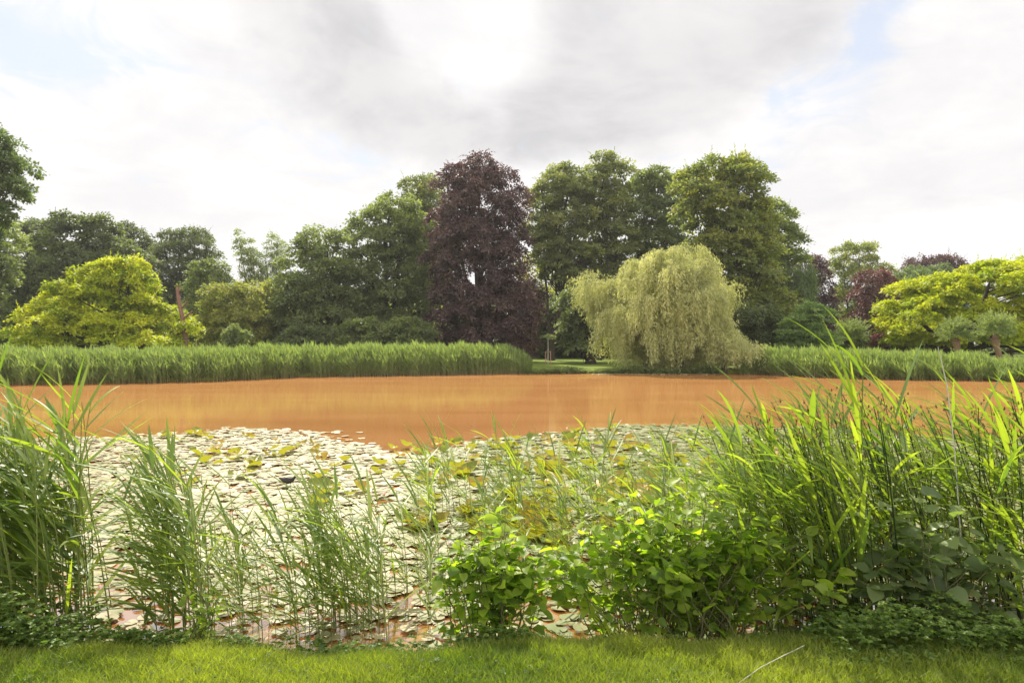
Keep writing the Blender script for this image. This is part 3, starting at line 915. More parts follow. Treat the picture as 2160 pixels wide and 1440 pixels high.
def reed_bed(name, label, segs, seed, n, leafmat='reed_far', hvar=.1):
    """segs: rows of (u, height, depth of bed)"""
    rng = np.random.default_rng(seed)
    segs = np.array(segs, float)
    u = rng.uniform(segs[0, 0], segs[-1, 0], n)
    h = np.interp(u, segs[:, 0], segs[:, 1]) * (1 + .05 * np.sin(u / 17) + .05 * np.sin(u / 7.3) + .04 * np.sin(u / 3.1 + 1)) * rng.uniform(1 - hvar * 2.2, 1 + hvar, n)
    dp = np.interp(u, segs[:, 0], segs[:, 2]) * rng.uniform(0, 1, n)
    d0 = shore_back(u)
    D = d0 - .25 + dp + .25 * np.sin(u / 11)
    h = h * .67 * np.clip(.72 + dp * .35, .6, 1)
    X = (u - 1080) / 1440 * D
    Z = np.maximum(ground_z(X, D), 0)
    B = np.stack([X, D, Z], 1)
    lean = rng.normal(0, .05, (n, 2)) + np.array([-.04, -.01])
    T = B + np.stack([lean[:, 0] * h, lean[:, 1] * h, h], 1)
    mb = MB()
    # stems
    w = .008
    V = np.stack([B + [-w, 0, 0], B + [w, 0, 0], T + [w * .4, 0, 0], T - [w * .4, 0, 0]], 1).reshape(-1, 3)
    mb.add(V, np.arange(n * 4).reshape(-1, 4), rng.uniform(0, 1, n), 1)
    V = np.stack([B + [0, -w, 0], B + [0, w, 0], T + [0, w * .4, 0], T - [0, w * .4, 0]], 1).reshape(-1, 3)
    mb.add(V, np.arange(n * 4).reshape(-1, 4), rng.uniform(0, 1, n), 1)
    per = 8
    idx = np.repeat(np.arange(n), per)
    t = np.tile(np.linspace(.22, 1, per), n) + rng.uniform(-.05, .02, n * per)
    P = B[idx] + (T - B)[idx] * t[:, None]
    a = rng.uniform(0, 2 * np.pi, n * per)
    spread = np.where(t > .9, .25, .6)
    ax = np.stack([np.cos(a) * spread - .22, np.sin(a) * spread, np.full(n * per, 1.0) * rng.uniform(.35, 1.2, n * per)], 1)
    L = .42 * rng.uniform(.6, 1.25, n * per)
    tm = np.array([(0, 0, 0), (.065, .35, .01), (0, 1, -.06), (-.065, .35, .01)])
    V, F = inst(tm, DIAF, P, ax, norm(np.stack([-np.cos(a), -np.sin(a), np.ones_like(a)], 1) + rng.normal(size=(n * per, 3)) * .3), L)
    mb.add(V, F, np.clip(rng.uniform(0, 1, n)[idx] * .5 + .5 * rng.uniform(0, 1, n * per), 0, 1), 0)
    o = mb.obj(name, [M[leafmat], M['reed_stem_far']])
    tag(o, label, 'reed bed', 'reed beds on the far shore', 'stuff')
    return o


reed_bed('reed_bed', 'long dense bed of green reeds along the far left shore', [(-300, 1.85, 3), (0, 1.75, 4), (300, 1.72, 4), (500, 1.85, 4), (600, 2.02, 4), (660, 1.95, 4), (728, 1.75, 3.5)], 90, 8600)
reed_bed('reed_bed', 'denser bright topped bed of reeds before the copper beech', [(715, 1.75, 3), (760, 1.98, 4), (900, 2.02, 4), (1040, 2.05, 4), (1080, 1.85, 3), (1105, 1.3, 2), (1120, .8, 1.2)], 91, 6400)
reed_bed('reed_bed', 'bed of reeds on the far right shore in front of the pollards', [(1560, .9, 1.5), (1600, 1.5, 2.5), (1640, 1.8, 3), (1760, 1.60, 4), (1900, 1.45, 4), (2000, 1.35, 4), (2060, 1.35, 4), (2088, 1.1, 3)], 92, 6000)
reed_bed('reed_bed', 'low pale grassy reeds at the right edge of the far shore', [(2080, .7, 4), (2120, .9, 4), (2200, 1.0, 4), (2450, 1.2, 4)], 93, 2600, 'reed_far', .2)

# low plants on the far lawn's edge
rng = np.random.default_rng(95)
n = 900
u = rng.uniform(1105, 1520, n)
D = shore_back(u) + rng.uniform(-.3, .25, n)
C = np.stack([(u - 1080) / 1440 * D, D, .05 + rng.uniform(0, 1, n) * .22 * (1 + .6 * np.sin(u / 23))], 1)
mb = MB()
leaves_on(rng, mb, C, norm(rng.normal(size=(n, 3)) + [0, 0, 1]), .14, 12, .1, .8)
tag(mb.obj('bank_plants', M['green']), 'low dark plants fringing the far lawn at the water', 'plants', None, 'stuff')

# ------------------------------------------------------------------ water lilies
rng = np.random.default_rng(100)


def pad_template(n=14, notch=.35, cup=.0, wave=.02, seed=0):
    r = np.random.default_rng(seed)
    th = np.linspace(notch / 2, 2 * np.pi - notch / 2, n) - np.pi / 2
    ph = r.uniform(0, 6)
    V = [(0, .08 * 0 - .02, 0)]
    for ring, rr in ((0, .55), (1, 1.0)):
        for t in th:
            q = rr * (1 + .04 * math.sin(3 * t + ph))
            V.append((q * math.cos(t), q * math.sin(t), cup * rr ** 2 + (wave * math.sin(2 * t + ph) + wave * .6 * math.sin(5 * t + 2 * ph)) * rr ** 2))
    F3 = [(0, 1 + i, 2 + i) for i in range(n - 1)]
    F4 = [(1 + i, 1 + n + i, 2 + n + i, 2 + i) for i in range(n - 1)]
    return np.array(V, float), np.array(F3), np.array(F4)


def lily_edge(u):
    """picture row where the pads stop towards open water -> distance"""
    us = np.array([-500, 0, 240, 330, 400, 500, 600, 700, 790, 830, 900, 960, 1050, 1150, 1300, 1500, 1700, 2000, 2600])
    vs = np.array([925, 925, 925, 918, 915, 905, 910, 915, 926, 944, 946, 930, 915, 905, 898, 900, 905, 915, 920])
    return 2 * 1440 / (np.interp(u, us, vs) - 725)


def lily_points(n):
    D = np.sqrt(rng.uniform(4.55 ** 2, 17.0 ** 2, n))
    u = rng.uniform(-260, 2420, n)
    X = (u - 1080) / 1440 * D
    edge = lily_edge(u) + rng.normal(0, .25, n)
    keep = D < edge
    # straggling outer pads and thinner cover close to the near bank on the left
    v = 725 + 2880 / D
    thin = np.interp(v, [1150, 1215, 1290, 1400], [1, .97, .85, .6])
    mid = np.interp(u, [820, 960], [0, 1]) * np.interp(u, [1600, 2000], [1, .7])
    p = np.maximum(thin, mid * .75)
    keep &= rng.uniform(0, 1, n) < p
    nz = np.sin(X * 1.3 + 1) * np.sin(D * 1.1) + np.sin(X * .6 - D * .9)
    keep &= ~((edge - D < 1.1) & (nz + rng.normal(0, .3, n) < -.2))
    return X[keep], D[keep], u[keep]


PT = [pad_template(14, .35, .02, .03, 1), pad_template(14, .25, -.01, .04, 2), pad_template(13, .5, .05, .05, 3), pad_template(12, .3, .0, .02, 4)]
PU = [pad_template(14, .35, .45, .16, 5), pad_template(14, .3, .25, .28, 6), pad_template(13, .4, .6, .1, 7)]
X, Dd, U = lily_points(32000)
n = len(X)
size = rng.uniform(.048, .11, n) * np.interp(Dd, [4.5, 7], [.5, 1]) * np.interp(U, [300, 1000], [.95, 1.15])
rot = rng.uniform(0, 2 * np.pi, n)
tilt = rng.normal(0, .045, (n, 2))
zz = .006 + rng.uniform(0, .022, n)
order = np.argsort(Dd)
vis = (U > 250) & (U < 1620) & (Dd < 9.5) & (Dd > 4.9)
near_ids = [i for i in order if vis[i]]
rng.shuffle(near_ids)
ind = set(sorted(near_ids, key=lambda i: -size[i] / Dd[i])[:230])
rest = np.array([i for i in range(n) if i not in ind])
mb = MB()
tt = rng.integers(0, 4, n)
tint = np.clip(rng.beta(2, 1.6, n) - np.interp(U, [800, 1050], [0, .42]), 0, 1)  # random tone, paler at left where glare is painted into the pads
for k in range(4):
    s = rest[tt[rest] == k]
    P = np.stack([X[s], Dd[s], zz[s]], 1)
    Y = np.stack([np.cos(rot[s]), np.sin(rot[s]), tilt[s, 0]], 1)
    Z = np.stack([tilt[s, 0], tilt[s, 1], np.ones(len(s))], 1)
    tv, f3, f4 = PT[k]
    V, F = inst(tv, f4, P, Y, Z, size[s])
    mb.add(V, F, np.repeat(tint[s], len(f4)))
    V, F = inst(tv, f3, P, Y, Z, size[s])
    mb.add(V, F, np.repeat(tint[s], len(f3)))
tag(mb.obj('lily_pads', M['pad'], smooth=True), 'dense carpet of small pale lily pads covering the near half of the pond', 'lily pads', None, 'stuff')


def quat_from(Yv, Zv):
    from mathutils import Matrix
    Y = Vector(Yv).normalized(); Xv = Y.cross(Vector(Zv)).normalized(); Z = Xv.cross(Y)
    return Matrix((Xv, Y, Z)).transposed().to_euler()


pad_meshes = []
for k in range(4):
    for t in (.15, .4, .65, .9):
        tv, f3, f4 = PT[k]
        b = MB(); b.add(tv, f4, t); b.F.append((f3, np.full(len(f3), t, np.float32), 0))
        pad_meshes.append(b.mesh('lily_pad', M['pad'], True))
for i in sorted(ind):
    o = bpy.data.objects.new('lily_pad', pad_meshes[tt[i] * 4 + min(3, int(tint[i] * 4))])
    o.location = (X[i], Dd[i], zz[i] + .004)
    o.scale = (size[i],) * 3
    o.rotation_euler = quat_from((math.cos(rot[i]), math.sin(rot[i]), tilt[i, 0]), (tilt[i, 0], tilt[i, 1], 1))
    COL.objects.link(o)
    side = 'left half' if U[i] < 860 else 'middle behind the shrubs'
    row = 'nearest the bank' if Dd[i] < 5.6 else 'well inside' if Dd[i] < 7 else 'far out'
    tn = 'dull green' if tint[i] < .4 else 'pale cream green'
    tag(o, tn + ' flat lily pad in the ' + side + ', ' + row, 'lily pad', tn + ' flat lily pads in the ' + ('left half' if U[i] < 860 else 'middle') + ' ' + row)

# raised yellow-green pads
up_meshes = []
for k in range(3):
    for t in (.1, .5, .9):
        tv, f3, f4 = PU[k]
        b = MB(); b.add(tv, f4, t); b.F.append((f3, np.full(len(f3), t, np.float32), 0))
        up_meshes.append(b.mesh('raised_lily_pad', M['pad_up'], True))
cl = []
for (u, v, su, sv, c) in [(330, 925, 30, 8, 4), (450, 925, 60, 10, 9), (420, 970, 90, 12, 12), (600, 965, 90, 25, 14), (660, 1025, 35, 12, 8), (560, 1000, 80, 20, 7), (760, 1000, 60, 25, 8),
                          (1020, 950, 100, 18, 26), (1230, 935, 130, 15, 26), (1420, 950, 120, 20, 20), (1100, 1000, 110, 22, 30), (1300, 1010, 140, 30, 30), (1150, 1060, 110, 20, 22),
                          (1060, 1105, 90, 22, 26), (1200, 1110, 80, 25, 24), (1120, 1150, 70, 25, 16), (960, 1010, 60, 40, 12), (1500, 1030, 120, 40, 18), (900, 1080, 60, 40, 10), (1580, 940, 100, 20, 10)]:
    for _ in range(c):
        cl.append((rng.normal(u, su), rng.normal(v, sv)))
cnt = 0
for (u, v) in cl:
    D = 2880 / (v - 725)
    if D > float(lily_edge(u)) or D < 4.8 or (abs(u - 612) < 48 and 985 < v < 1048):
        continue
    o = bpy.data.objects.new('raised_lily_pad', up_meshes[rng.integers(0, 9)])
    s = rng.uniform(.085, .15)
    o.location = ((u - 1080) / 1440 * D, D, .03 + s * .25)
    o.scale = (s, s, s)
    az = rng.uniform(0, 6.28)
    tl = rng.uniform(.1, .8)
    a2 = rng.uniform(0, 6.28)
    o.rotation_euler = quat_from((math.cos(az), math.sin(az), rng.uniform(-.3, .3)), (math.sin(tl) * math.cos(a2), math.sin(tl) * math.sin(a2), math.cos(tl)))
    COL.objects.link(o)
    cnt += 1
    g = 'left' if u < 840 else ('far' if v < 975 else ('middle' if v < 1085 else 'near'))
    tag(o, {'left': 'yellow green lily pad with lifted edges standing up from the pale carpet at left',
            'far': 'yellow green curled lily pad near the far rim of the lily carpet, centre and right',
            'middle': 'large curled yellow green lily pad with reddish underside, middle of the carpet',
            'near': 'big folded yellow orange lily pad close behind the leafy shrubs'}[g], 'lily pad', 'raised lily pads, ' + g)


# flowers
def petals(tilt_list, seed):
    r = np.random.default_rng(seed)
    mb = MB()
    pt = []
    ys = np.linspace(0, 1, 6)
    ws = np.array([.10, .20, .25, .22, .13, .0])
    tv = []
    for y, w in zip(ys, ws):
        tv += [(-w, y, .10 * y * y + .10), (0, y, .12 * y * y), (w, y, .10 * y * y + .10)]
    tv = np.array(tv) - np.array([0, 0, .05])
    F = []
    for i in range(5):
        a = i * 3
        F += [(a, a + 1, a + 4, a + 3), (a + 1, a + 2, a + 5, a + 4)]
    F = np.array(F)
    for (nn_, el, sc) in tilt_list:
        off = r.uniform(0, 6)
        for j in range(nn_):
            a = off + j * 2 * np.pi / nn_ + r.normal(0, .06)
            e = el + r.normal(0, .06)
            ax = np.array([[math.cos(a) * math.cos(e), math.sin(a) * math.cos(e), math.sin(e)]])
            nz = np.array([[-math.cos(a) * math.sin(e), -math.sin(a) * math.sin(e), math.cos(e)]])
            V, FF = inst(tv, F, np.zeros((1, 3)), ax, nz, np.array([sc]))
            mb.add(V, FF, r.uniform(0, 1))
    return mb


flower_meshes = [petals([(8, .25, 1.0), (8, .65, .9), (6, 1.05, .75)], 1).mesh('petals', M['petal'], True),
                 petals([(7, .6, 1.0), (7, .95, .95), (5, 1.25, .85)], 2).mesh('petals', M['petal'], True),
                 petals([(6, 1.0, 1.0), (6, 1.2, 1.0), (4, 1.35, .9)], 3).mesh('petals', M['petal_pink'], True)]
sb = MB()
for j in range(14):
    a = j * 2.4; q = .12 * math.sqrt(j / 14)
    sb.add(*tube([(q * math.cos(a), q * math.sin(a), .05), (q * 1.4 * math.cos(a), q * 1.4 * math.sin(a), .4)], [.03, .02], 4))
stam_mesh = sb.mesh('stamens', M['stamen'], True)
fl = [(430, 925), (520, 938), (300, 945), (470, 985), (620, 935), (545, 1000), (780, 1000), (810, 1050), (900, 1035), (925, 1010), (965, 985), (1010, 985), (1035, 1000),
      (1175, 1100), (1088, 1098), (950, 1155), (990, 1195), (1175, 1175), (1120, 1045), (1200, 940), (1250, 950), (1370, 925), (1420, 935), (1455, 930), (1350, 960), (1300, 985),
      (1400, 1020), (1450, 985), (1130, 960), (1060, 935), (1500, 925), (1540, 920), (1580, 930), (1620, 915), (1210, 1020), (1290, 1060), (1440, 1080), (890, 1140), (690, 960), (380, 955),
      (1640, 950), (1530, 985), (1560, 1040), (1195, 905), (1325, 915), (860, 985), (1080, 1165), (1230, 1130)]
for i, (u, v) in enumerate(fl):
    D = 2880 / (v + 6 - 725)
    s = rng.uniform(.05, .075)
    k = int(rng.choice([0, 0, 1, 1, 2]))
    loc = ((u - 1080) / 1440 * D, D, .045 + .25 * s)
    g = 'left' if u < 840 else ('far' if v < 975 else ('near' if v > 1085 else 'middle'))
    root = empty('water_lily', loc, {'left': 'white water lily flower open on the pale pad carpet at left', 'far': 'white water lily flower near the far rim of the carpet, centre and right',
                                     'middle': 'white water lily flower among curled pads in the middle', 'near': 'white water lily flower just behind the leafy shrubs'}[g],
                 'flower', 'water lily flowers, ' + g)
    root.scale = (s, s, s)
    root.rotation_euler = (rng.uniform(-.25, .25), rng.uniform(-.25, .25), rng.uniform(0, 6))
    o = bpy.data.objects.new('petals', flower_meshes[k]); COL.objects.link(o); o.parent = root
    if k < 2:
        o = bpy.data.objects.new('stamens', stam_mesh); COL.objects.link(o); o.parent = root

# small far patch of pads by the willow
n = 260
u = rng.uniform(1250, 1520, n); D = 44.7 + rng.uniform(-.5, .5, n)
mb = MB()
tv, f3, f4 = PT[0]
V, F = inst(tv, f4, np.stack([(u - 1080) / 1440 * D, D, np.full(n, .02)], 1), np.stack([np.cos(u), np.sin(u), 0 * u], 1), norm(rng.normal(0, .15, (n, 3)) + [0, 0, 1]), rng.uniform(.08, .16, n))
mb.add(V, F, .8)
tag(mb.obj('lily_pads', M['pad'], smooth=True), 'thin strip of pale lily pads at the far bank by the willow', 'lily pads', None, 'stuff')


# ------------------------------------------------------------------ moorhen
def skin_obj(name, chain, mat, parent, sub=2):
    me = bpy.data.meshes.new(name)
    verts = [c[0] for c in chain]
    edges = [(i, i + 1) for i in range(len(chain) - 1)]
    me.from_pydata(verts, edges, [])
    o = bpy.data.objects.new(name, me)
    COL.objects.link(o)
    o.parent = parent
    sk = o.modifiers.new('skin', 'SKIN')
    lay = me.skin_vertices[0].data if me.skin_vertices else None
    if lay is None:
        bpy.context.view_layer.objects.active = o
        me.skin_vertices.new() if hasattr(me.skin_vertices, 'new') else None
        lay = me.skin_vertices[0].data
    for i, c in enumerate(chain):
        lay[i].radius = c[1] if isinstance(c[1], tuple) else (c[1], c[1])
    lay[0].use_root = True
    ss = o.modifiers.new('sub', 'SUBSURF'); ss.levels = sub; ss.render_levels = sub
    me.materials.append(mat)
    return o


def bird():
    D = 9.5
    loc = np.array([(609 - 1080) / 1440 * D, D, .03])
    root = empty('moorhen', loc, 'small blackish moorhen walking right over the pads behind the thin reeds', 'bird')
    root.rotation_euler = (0, 0, R(-8))
    # body is one lofted surface: tail, back, breast, neck, head
    path = [(-.150, .112, .004, .004), (-.125, .100, .014, .012), (-.09, .086, .028, .026), (-.05, .076, .042, .040), (-.01, .072, .048, .046), (.03, .076, .044, .044),
            (.062, .090, .030, .032), (.080, .108, .019, .020), (.092, .124, .017, .016), (.106, .130, .018, .017), (.120, .127, .013, .012), (.130, .124, .005, .005)]
    mb = MB(); k = 12
    th = np.linspace(0, 2 * np.pi, k, endpoint=False)
    P = np.array([(a, 0, b) for a, b, c, d in path])
    dd = norm(np.gradient(P, axis=0))
    side = np.array([0, 1, 0])
    V = []
    for p, t, (a, b, rz, ry) in zip(P, dd, path):
        upv = np.cross(t, side) * -1
        upv = upv if upv[2] >= 0 else -upv
        for q in th:
            V.append(p + math.cos(q) * ry * side + math.sin(q) * rz * upv)
    F = []
    for i in range(len(path) - 1):
        for j in range(k):
            F.append((i * k + j, i * k + (j + 1) % k, (i + 1) * k + (j + 1) % k, (i + 1) * k + j))
    mb.add(np.array(V), np.array(F))
    mb.obj('body', M['feather'], root, smooth=True)
    mb = MB(); mb.add(*tube([(.126, 0, .125), (.142, 0, .120), (.156, 0, .114)], [.008, .006, .001], 8)); mb.obj('beak', M['beak'], root, smooth=True)
    mb = MB(); mb.add(*tube([(-.145, 0, .098), (-.120, 0, .082), (-.09, 0, .070)], [.003, .010, .006], 8)); mb.obj('undertail', M['featherw'], root, smooth=True)
    for y in (.02, -.02):
        mb = MB()
        x0 = .01 if y > 0 else -.03
        mb.add(*tube([(x0, y, .04), (x0 + .012, y, .022), (x0, y, .0)], [.006, .004, .0035], 6))
        for a in (-.5, 0, .5):
            mb.add(*tube([(x0, y, .0), (x0 + .035 * math.cos(a), y + .035 * math.sin(a), -.004)], [.003, .0015], 5))
        mb.obj('leg', M['legm'], root, smooth=True)
        # folded wing on each flank
        wv, wf = ovate(.22, .02, 0)
        V, F = inst(wv, wf, np.array([[.045, y * 2.0, .085]]), np.array([[-1, .0, .12]]), np.array([[0, np.sign(y), .25]]), np.array([.13]))
        mb = MB(); mb.add(V, F); mb.obj('wing', M['feather'], root, smooth=True)
    mb = MB(); mb.add(*tube([(.108, -.014, .134), (.108, -.0175, .134)], [.003, .001], 6)); mb.add(*tube([(.108, .014, .134), (.108, .0175, .134)], [.003, .001], 6)); mb.obj('eye', M['beak'], root)


bird()


# ------------------------------------------------------------------ foreground reeds
def blade_pts(L, w, el0, droop, nseg=7, twist=.0, fold=.25):
    """reed blade along +Y rising at el0 then drooping; returns V,F in local frame"""
    V = []
    y = z = 0.0
    for i in range(nseg + 1):
        t = i / nseg
        e = el0 - droop * t
        if i:
            y += L / nseg * math.cos(e); z += L / nseg * math.sin(e)
        ww = w * (math.sin(math.pi * min(1, (t * .78 + .22)) ** 1.1) ** .8 if t < 1 else 0.02)
        tw = twist * t
        cx, sx_ = math.cos(tw), math.sin(tw)
        f = fold * ww
        V += [(-ww * cx, y, z - ww * sx_ + f), (0, y, z), (ww * cx, y, z + ww * sx_ + f)]
    F = []
    for i in range(nseg):
        a = i * 3
        F += [(a, a + 1, a + 4, a + 3), (a + 1, a + 2, a + 5, a + 4)]
    return np.array(V, float), np.array(F)


def reed_variant(seed, H=1.0, nl=11, lean=.13, L=.40, w=.0092, up=False):
    r = np.random.default_rng(seed)
    n = 9
    t = np.linspace(0, 1, n)
    la = math.pi + r.normal(0, .5)
    ln = lean * r.uniform(.5, 1.4)
    path = np.stack([np.cos(la) * ln * H * t ** 2, np.sin(la) * ln * H * t ** 2, H * t], 1)
    sm = MB(); sm.add(*tube(path, np.linspace(.0038, .0016, n), 5), r.uniform(0, 1))
    lm = MB()
    for i in range(nl):
        q = .22 + .78 * (i + r.uniform(0, .5)) / nl
        q = min(q, 1)
        p = np.array([np.interp(q, t, path[:, k]) for k in range(3)])
        az = math.pi + r.normal(0, .5) if r.random() < .86 else r.uniform(0, 6.28)
        ll = L * r.uniform(.65, 1.15) * (1 if q < .85 else .9)
        e0 = r.uniform(.9, 1.4) if up else r.uniform(.35, .95) if q < .88 else r.uniform(.8, 1.35)
        V, F = blade_pts(ll, w * r.uniform(.7, 1.25), e0, r.uniform(.0, .75), 7, r.normal(0, .5))
        c, s = math.cos(az - math.pi / 2), math.sin(az - math.pi / 2)
        V = np.stack([V[:, 0] * c - V[:, 1] * s, V[:, 0] * s + V[:, 1] * c, V[:, 2]], 1) + p
        lm.add(V, F, r.uniform(0, 1))
    return sm, lm


NV = 16
RV = [reed_variant(200 + i, 1.0, 10 + i % 4) for i in range(NV)]
RV.append(reed_variant(990, 1.0, 17, lean=.03, w=.0072, up=True))
RM = [(a.mesh('reed', M['reed_stem'], True), b.mesh('leaves', M['reed_leaf'], True)) for a, b in RV]

rng = np.random.default_rng(300)
reeds = []


def reed_patch(u0, u1, n, d0, d1, h0, h1, key):
    for _ in range(n):
        D = rng.uniform(d0, d1)
        u = rng.uniform(u0, u1)
        x = (u - 1080) / 1440 * D
        reeds.append((x, D, rng.uniform(h0, h1), key, u))


reed_patch(-260, 200, 124, 4.35, 5.3, 1.25, 1.72, 'A')
reed_patch(180, 240, 7, 4.45, 5.3, 1.1, 1.5, 'A')
reed_patch(365, 450, 26, 4.45, 5.1, 1.0, 1.42, 'B')
reed_patch(310, 365, 7, 4.5, 5.2, .8, 1.2, 'B')
reed_patch(440, 660, 34, 4.5, 5.4, .5, 1.1, 'C')
reeds.append((-2.35 * 1.0, 4.75, 1.36, 'C', 590))
reed_patch(670, 820, 38, 4.5, 5.2, .6, 1.22, 'D')
reed_patch(800, 920, 14, 4.6, 5.6, .6, 1.05, 'D')
reed_patch(880, 1250, 74, 5.4, 8.6, .55, 1.15, 'E')
reed_patch(1250, 1600, 84, 5.2, 8.6, .65, 1.2, 'F')
reed_patch(1560, 1760, 50, 4.5, 5.6, 1.0, 1.55, 'G')
reed_patch(1720, 2050, 78, 4.5, 5.8, 1.2, 1.70, 'G')
reed_patch(2050, 2420, 74, 4.4, 5.8, 1.2, 1.75, 'H')
reeds += [(2.27, 4.5, 1.98, 'G', 1800), (2.33, 4.6, 1.84, 'G', 1830), (2.2, 4.6, 1.78, 'G', 1775), (1.62, 4.5, 1.5, 'F', 1600)]
LAB = {'A': ('tall green reed in the dense left clump', 'reeds in the dense left clump'),
       'B': ('green reed in the second clump from the left', 'reeds in the second clump'),
       'C': ('thin reed between the second and middle clumps', 'sparse thin reeds at left of centre'),
       'D': ('reed in the clump left of the shrubs', 'reeds in the middle clump'),
       'E': ('slender reed among pads behind the narrower shrub', 'reeds among the pads behind the left shrub'),
       'F': ('slender reed among pads behind the wide shrub', 'reeds among the pads behind the wide shrub'),
       'G': ('tall bent reed in the thicket right of the wide shrub', 'reeds in the right thicket'),
       'H': ('tall reed in the right edge thicket', 'reeds at the right edge')}
tot = len(reeds)
sc_ = []
for i, (x, y, h, k, u) in enumerate(reeds):
    infr = -40 < u < 2230
    sc_.append((-(h / y) * (1.0 if infr else .01), i))
sel = set(i for _, i in sorted(sc_)[:290])
rest_mb = MB()
for i, (x, y, h, k, u) in enumerate(reeds):
    v = NV if (h > 1.72 and k == 'G') else int(rng.integers(0, NV))
    z = max(float(ground_z(np.array([x]), np.array([y]))[0]), -.12)
    rz = rng.normal(0, .6)
    s = h
    wsc = 1.0 if h > .9 else .85
    if i in sel:
        o = bpy.data.objects.new('reed', RM[v][0])
        o.location = (x, y, z); o.rotation_euler = (rng.normal(0, .03), rng.normal(-.03, .04), rz); o.scale = (s, s, s)
        COL.objects.link(o)
        lim = {'A': (40, 130), 'B': (370, 410), 'C': (500, 570), 'D': (720, 770), 'E': (1010, 1130), 'F': (1330, 1430), 'G': (1750, 1880), 'H': (2100, 2180)}[k]
        part = 0 if u < lim[0] else (1 if u < lim[1] else 2)
        dmid = {'E': 6.8, 'F': 6.6, 'C': 4.85, 'B': 4.75, 'D': 4.8}.get(k, 4.75)
        far = y > dmid
        tag(o, LAB[k][0] + ', ' + ('left side' if part == 0 else 'centre' if part == 1 else 'right side') + (', back' if far else ', front'), 'reed',
            LAB[k][1] + (' left' if part == 0 else ' centre' if part == 1 else ' right') + (' back' if far else ' front'))
        c = bpy.data.objects.new('leaves', RM[v][1]); COL.objects.link(c); c.parent = o
    else:
        c_, s_ = math.cos(rz), math.sin(rz)
        for b, mi in ((RV[v][0], 1), (RV[v][1], 0)):
            base_n = rest_mb.n
            off = 0
            for V, (F, t, m_) in zip(b.V, b.F):
                W_ = V * s
                W_ = np.stack([W_[:, 0] * c_ - W_[:, 1] * s_ + x, W_[:, 0] * s_ + W_[:, 1] * c_ + y, W_[:, 2] + z], 1)
                rest_mb.add(W_, F - off, t, mi)
                off += len(V)
tag(rest_mb.obj('reeds', [M['reed_leaf'], M['reed_stem']], smooth=True), 'remaining reeds deep inside the near clumps', 'reeds', None, 'stuff')

# rushes with brown seed heads
rush_m = []
for s in range(6):
    r = np.random.default_rng(400 + s)
    t = np.linspace(0, 1, 8)
    ln = r.uniform(.08, .3)
    path = np.stack([-ln * t ** 1.6, r.normal(0, .04) * t, t], 1)
    a = MB(); a.add(*tube(path, np.linspace(.0042, .0016, 8), 6), r.uniform(0, 1))
    b = MB()
    tip = path[-1] * .96 + path[-2] * .04
    for j in range(3):
        e = tip + np.array([r.uniform(-.035, .045), r.uniform(-.03, .03), r.uniform(-.02, .045)])
        b.add(*tube([tip, e], [.0008, .0008], 4), .5)
        b.add(*tube([e - [0, 0, .006], e, e + [0, 0, .008]], [.001, .004, .001], 6), r.uniform(0, 1))
    rush_m.append((a.mesh('rush', M['rush'], True), b.mesh('seed_head', M['seed'], True)))
rng = np.random.default_rng(401)
for i in range(96):
    if i < 60:
        u = rng.uniform(1880, 2330); k = 0
    elif i < 83:
        u = rng.uniform(1720, 1900); k = 1
    else:
        u = rng.uniform(1600, 1740); k = 2
    D = rng.uniform(4.4, 5.3)
    h = rng.uniform(1.4, 1.72) if k < 2 else rng.uniform(1.2, 1.6)
    a, b = rush_m[rng.integers(0, 6)]
    o = bpy.data.objects.new('rush', a)
    o.location = ((u - 1080) / 1440 * D, D, -.08); o.scale = (h, h, h)
    o.rotation_euler = (rng.normal(0, .04), rng.normal(-.06, .06), rng.normal(0, .4))
    COL.objects.link(o)
    fb = ', front row' if D < 4.85 else ', back row'
    tag(o, ['dark leafless rush with a small brown seed head at the right edge', 'dark leafless rush with a brown seed head inside the right thicket',
            'dark thin rush leaning over the pads beside the wide shrub'][k] + fb, 'rush', ['rushes at the right edge', 'rushes in the right thicket', 'leaning rushes beside the wide shrub'][k] + fb)
    c = bpy.data.objects.new('seed_head', b); COL.objects.link(c); c.parent = o


# single pale dead reeds
def cane(pts, r, label):
    pts = np.array(pts, float)
    o0 = pts[0].copy()
    mb = MB(); mb.add(*tube(pts - o0, r, 6))
    o = mb.obj('dead_reed_stalk', M['dead'], smooth=True)
    o.location = o0
    tag(o, label, 'dead reed')


cane([(3.1, 4.6, 0), (3.02, 4.6, .7), (2.98, 4.6, 1.3), (2.93, 4.6, 1.72), (2.87, 4.6, 1.98)], [.005, .005, .004, .004, .002], 'single pale grey bent dead reed standing up at right above the thicket')
cane([(1.12, 3.38, .325), (1.27, 3.5, .345), (1.45, 3.64, .345), (1.62, 3.79, .33)], [.0014, .002, .002, .0014], 'pale dead reed stalk lying across the grass at lower right')


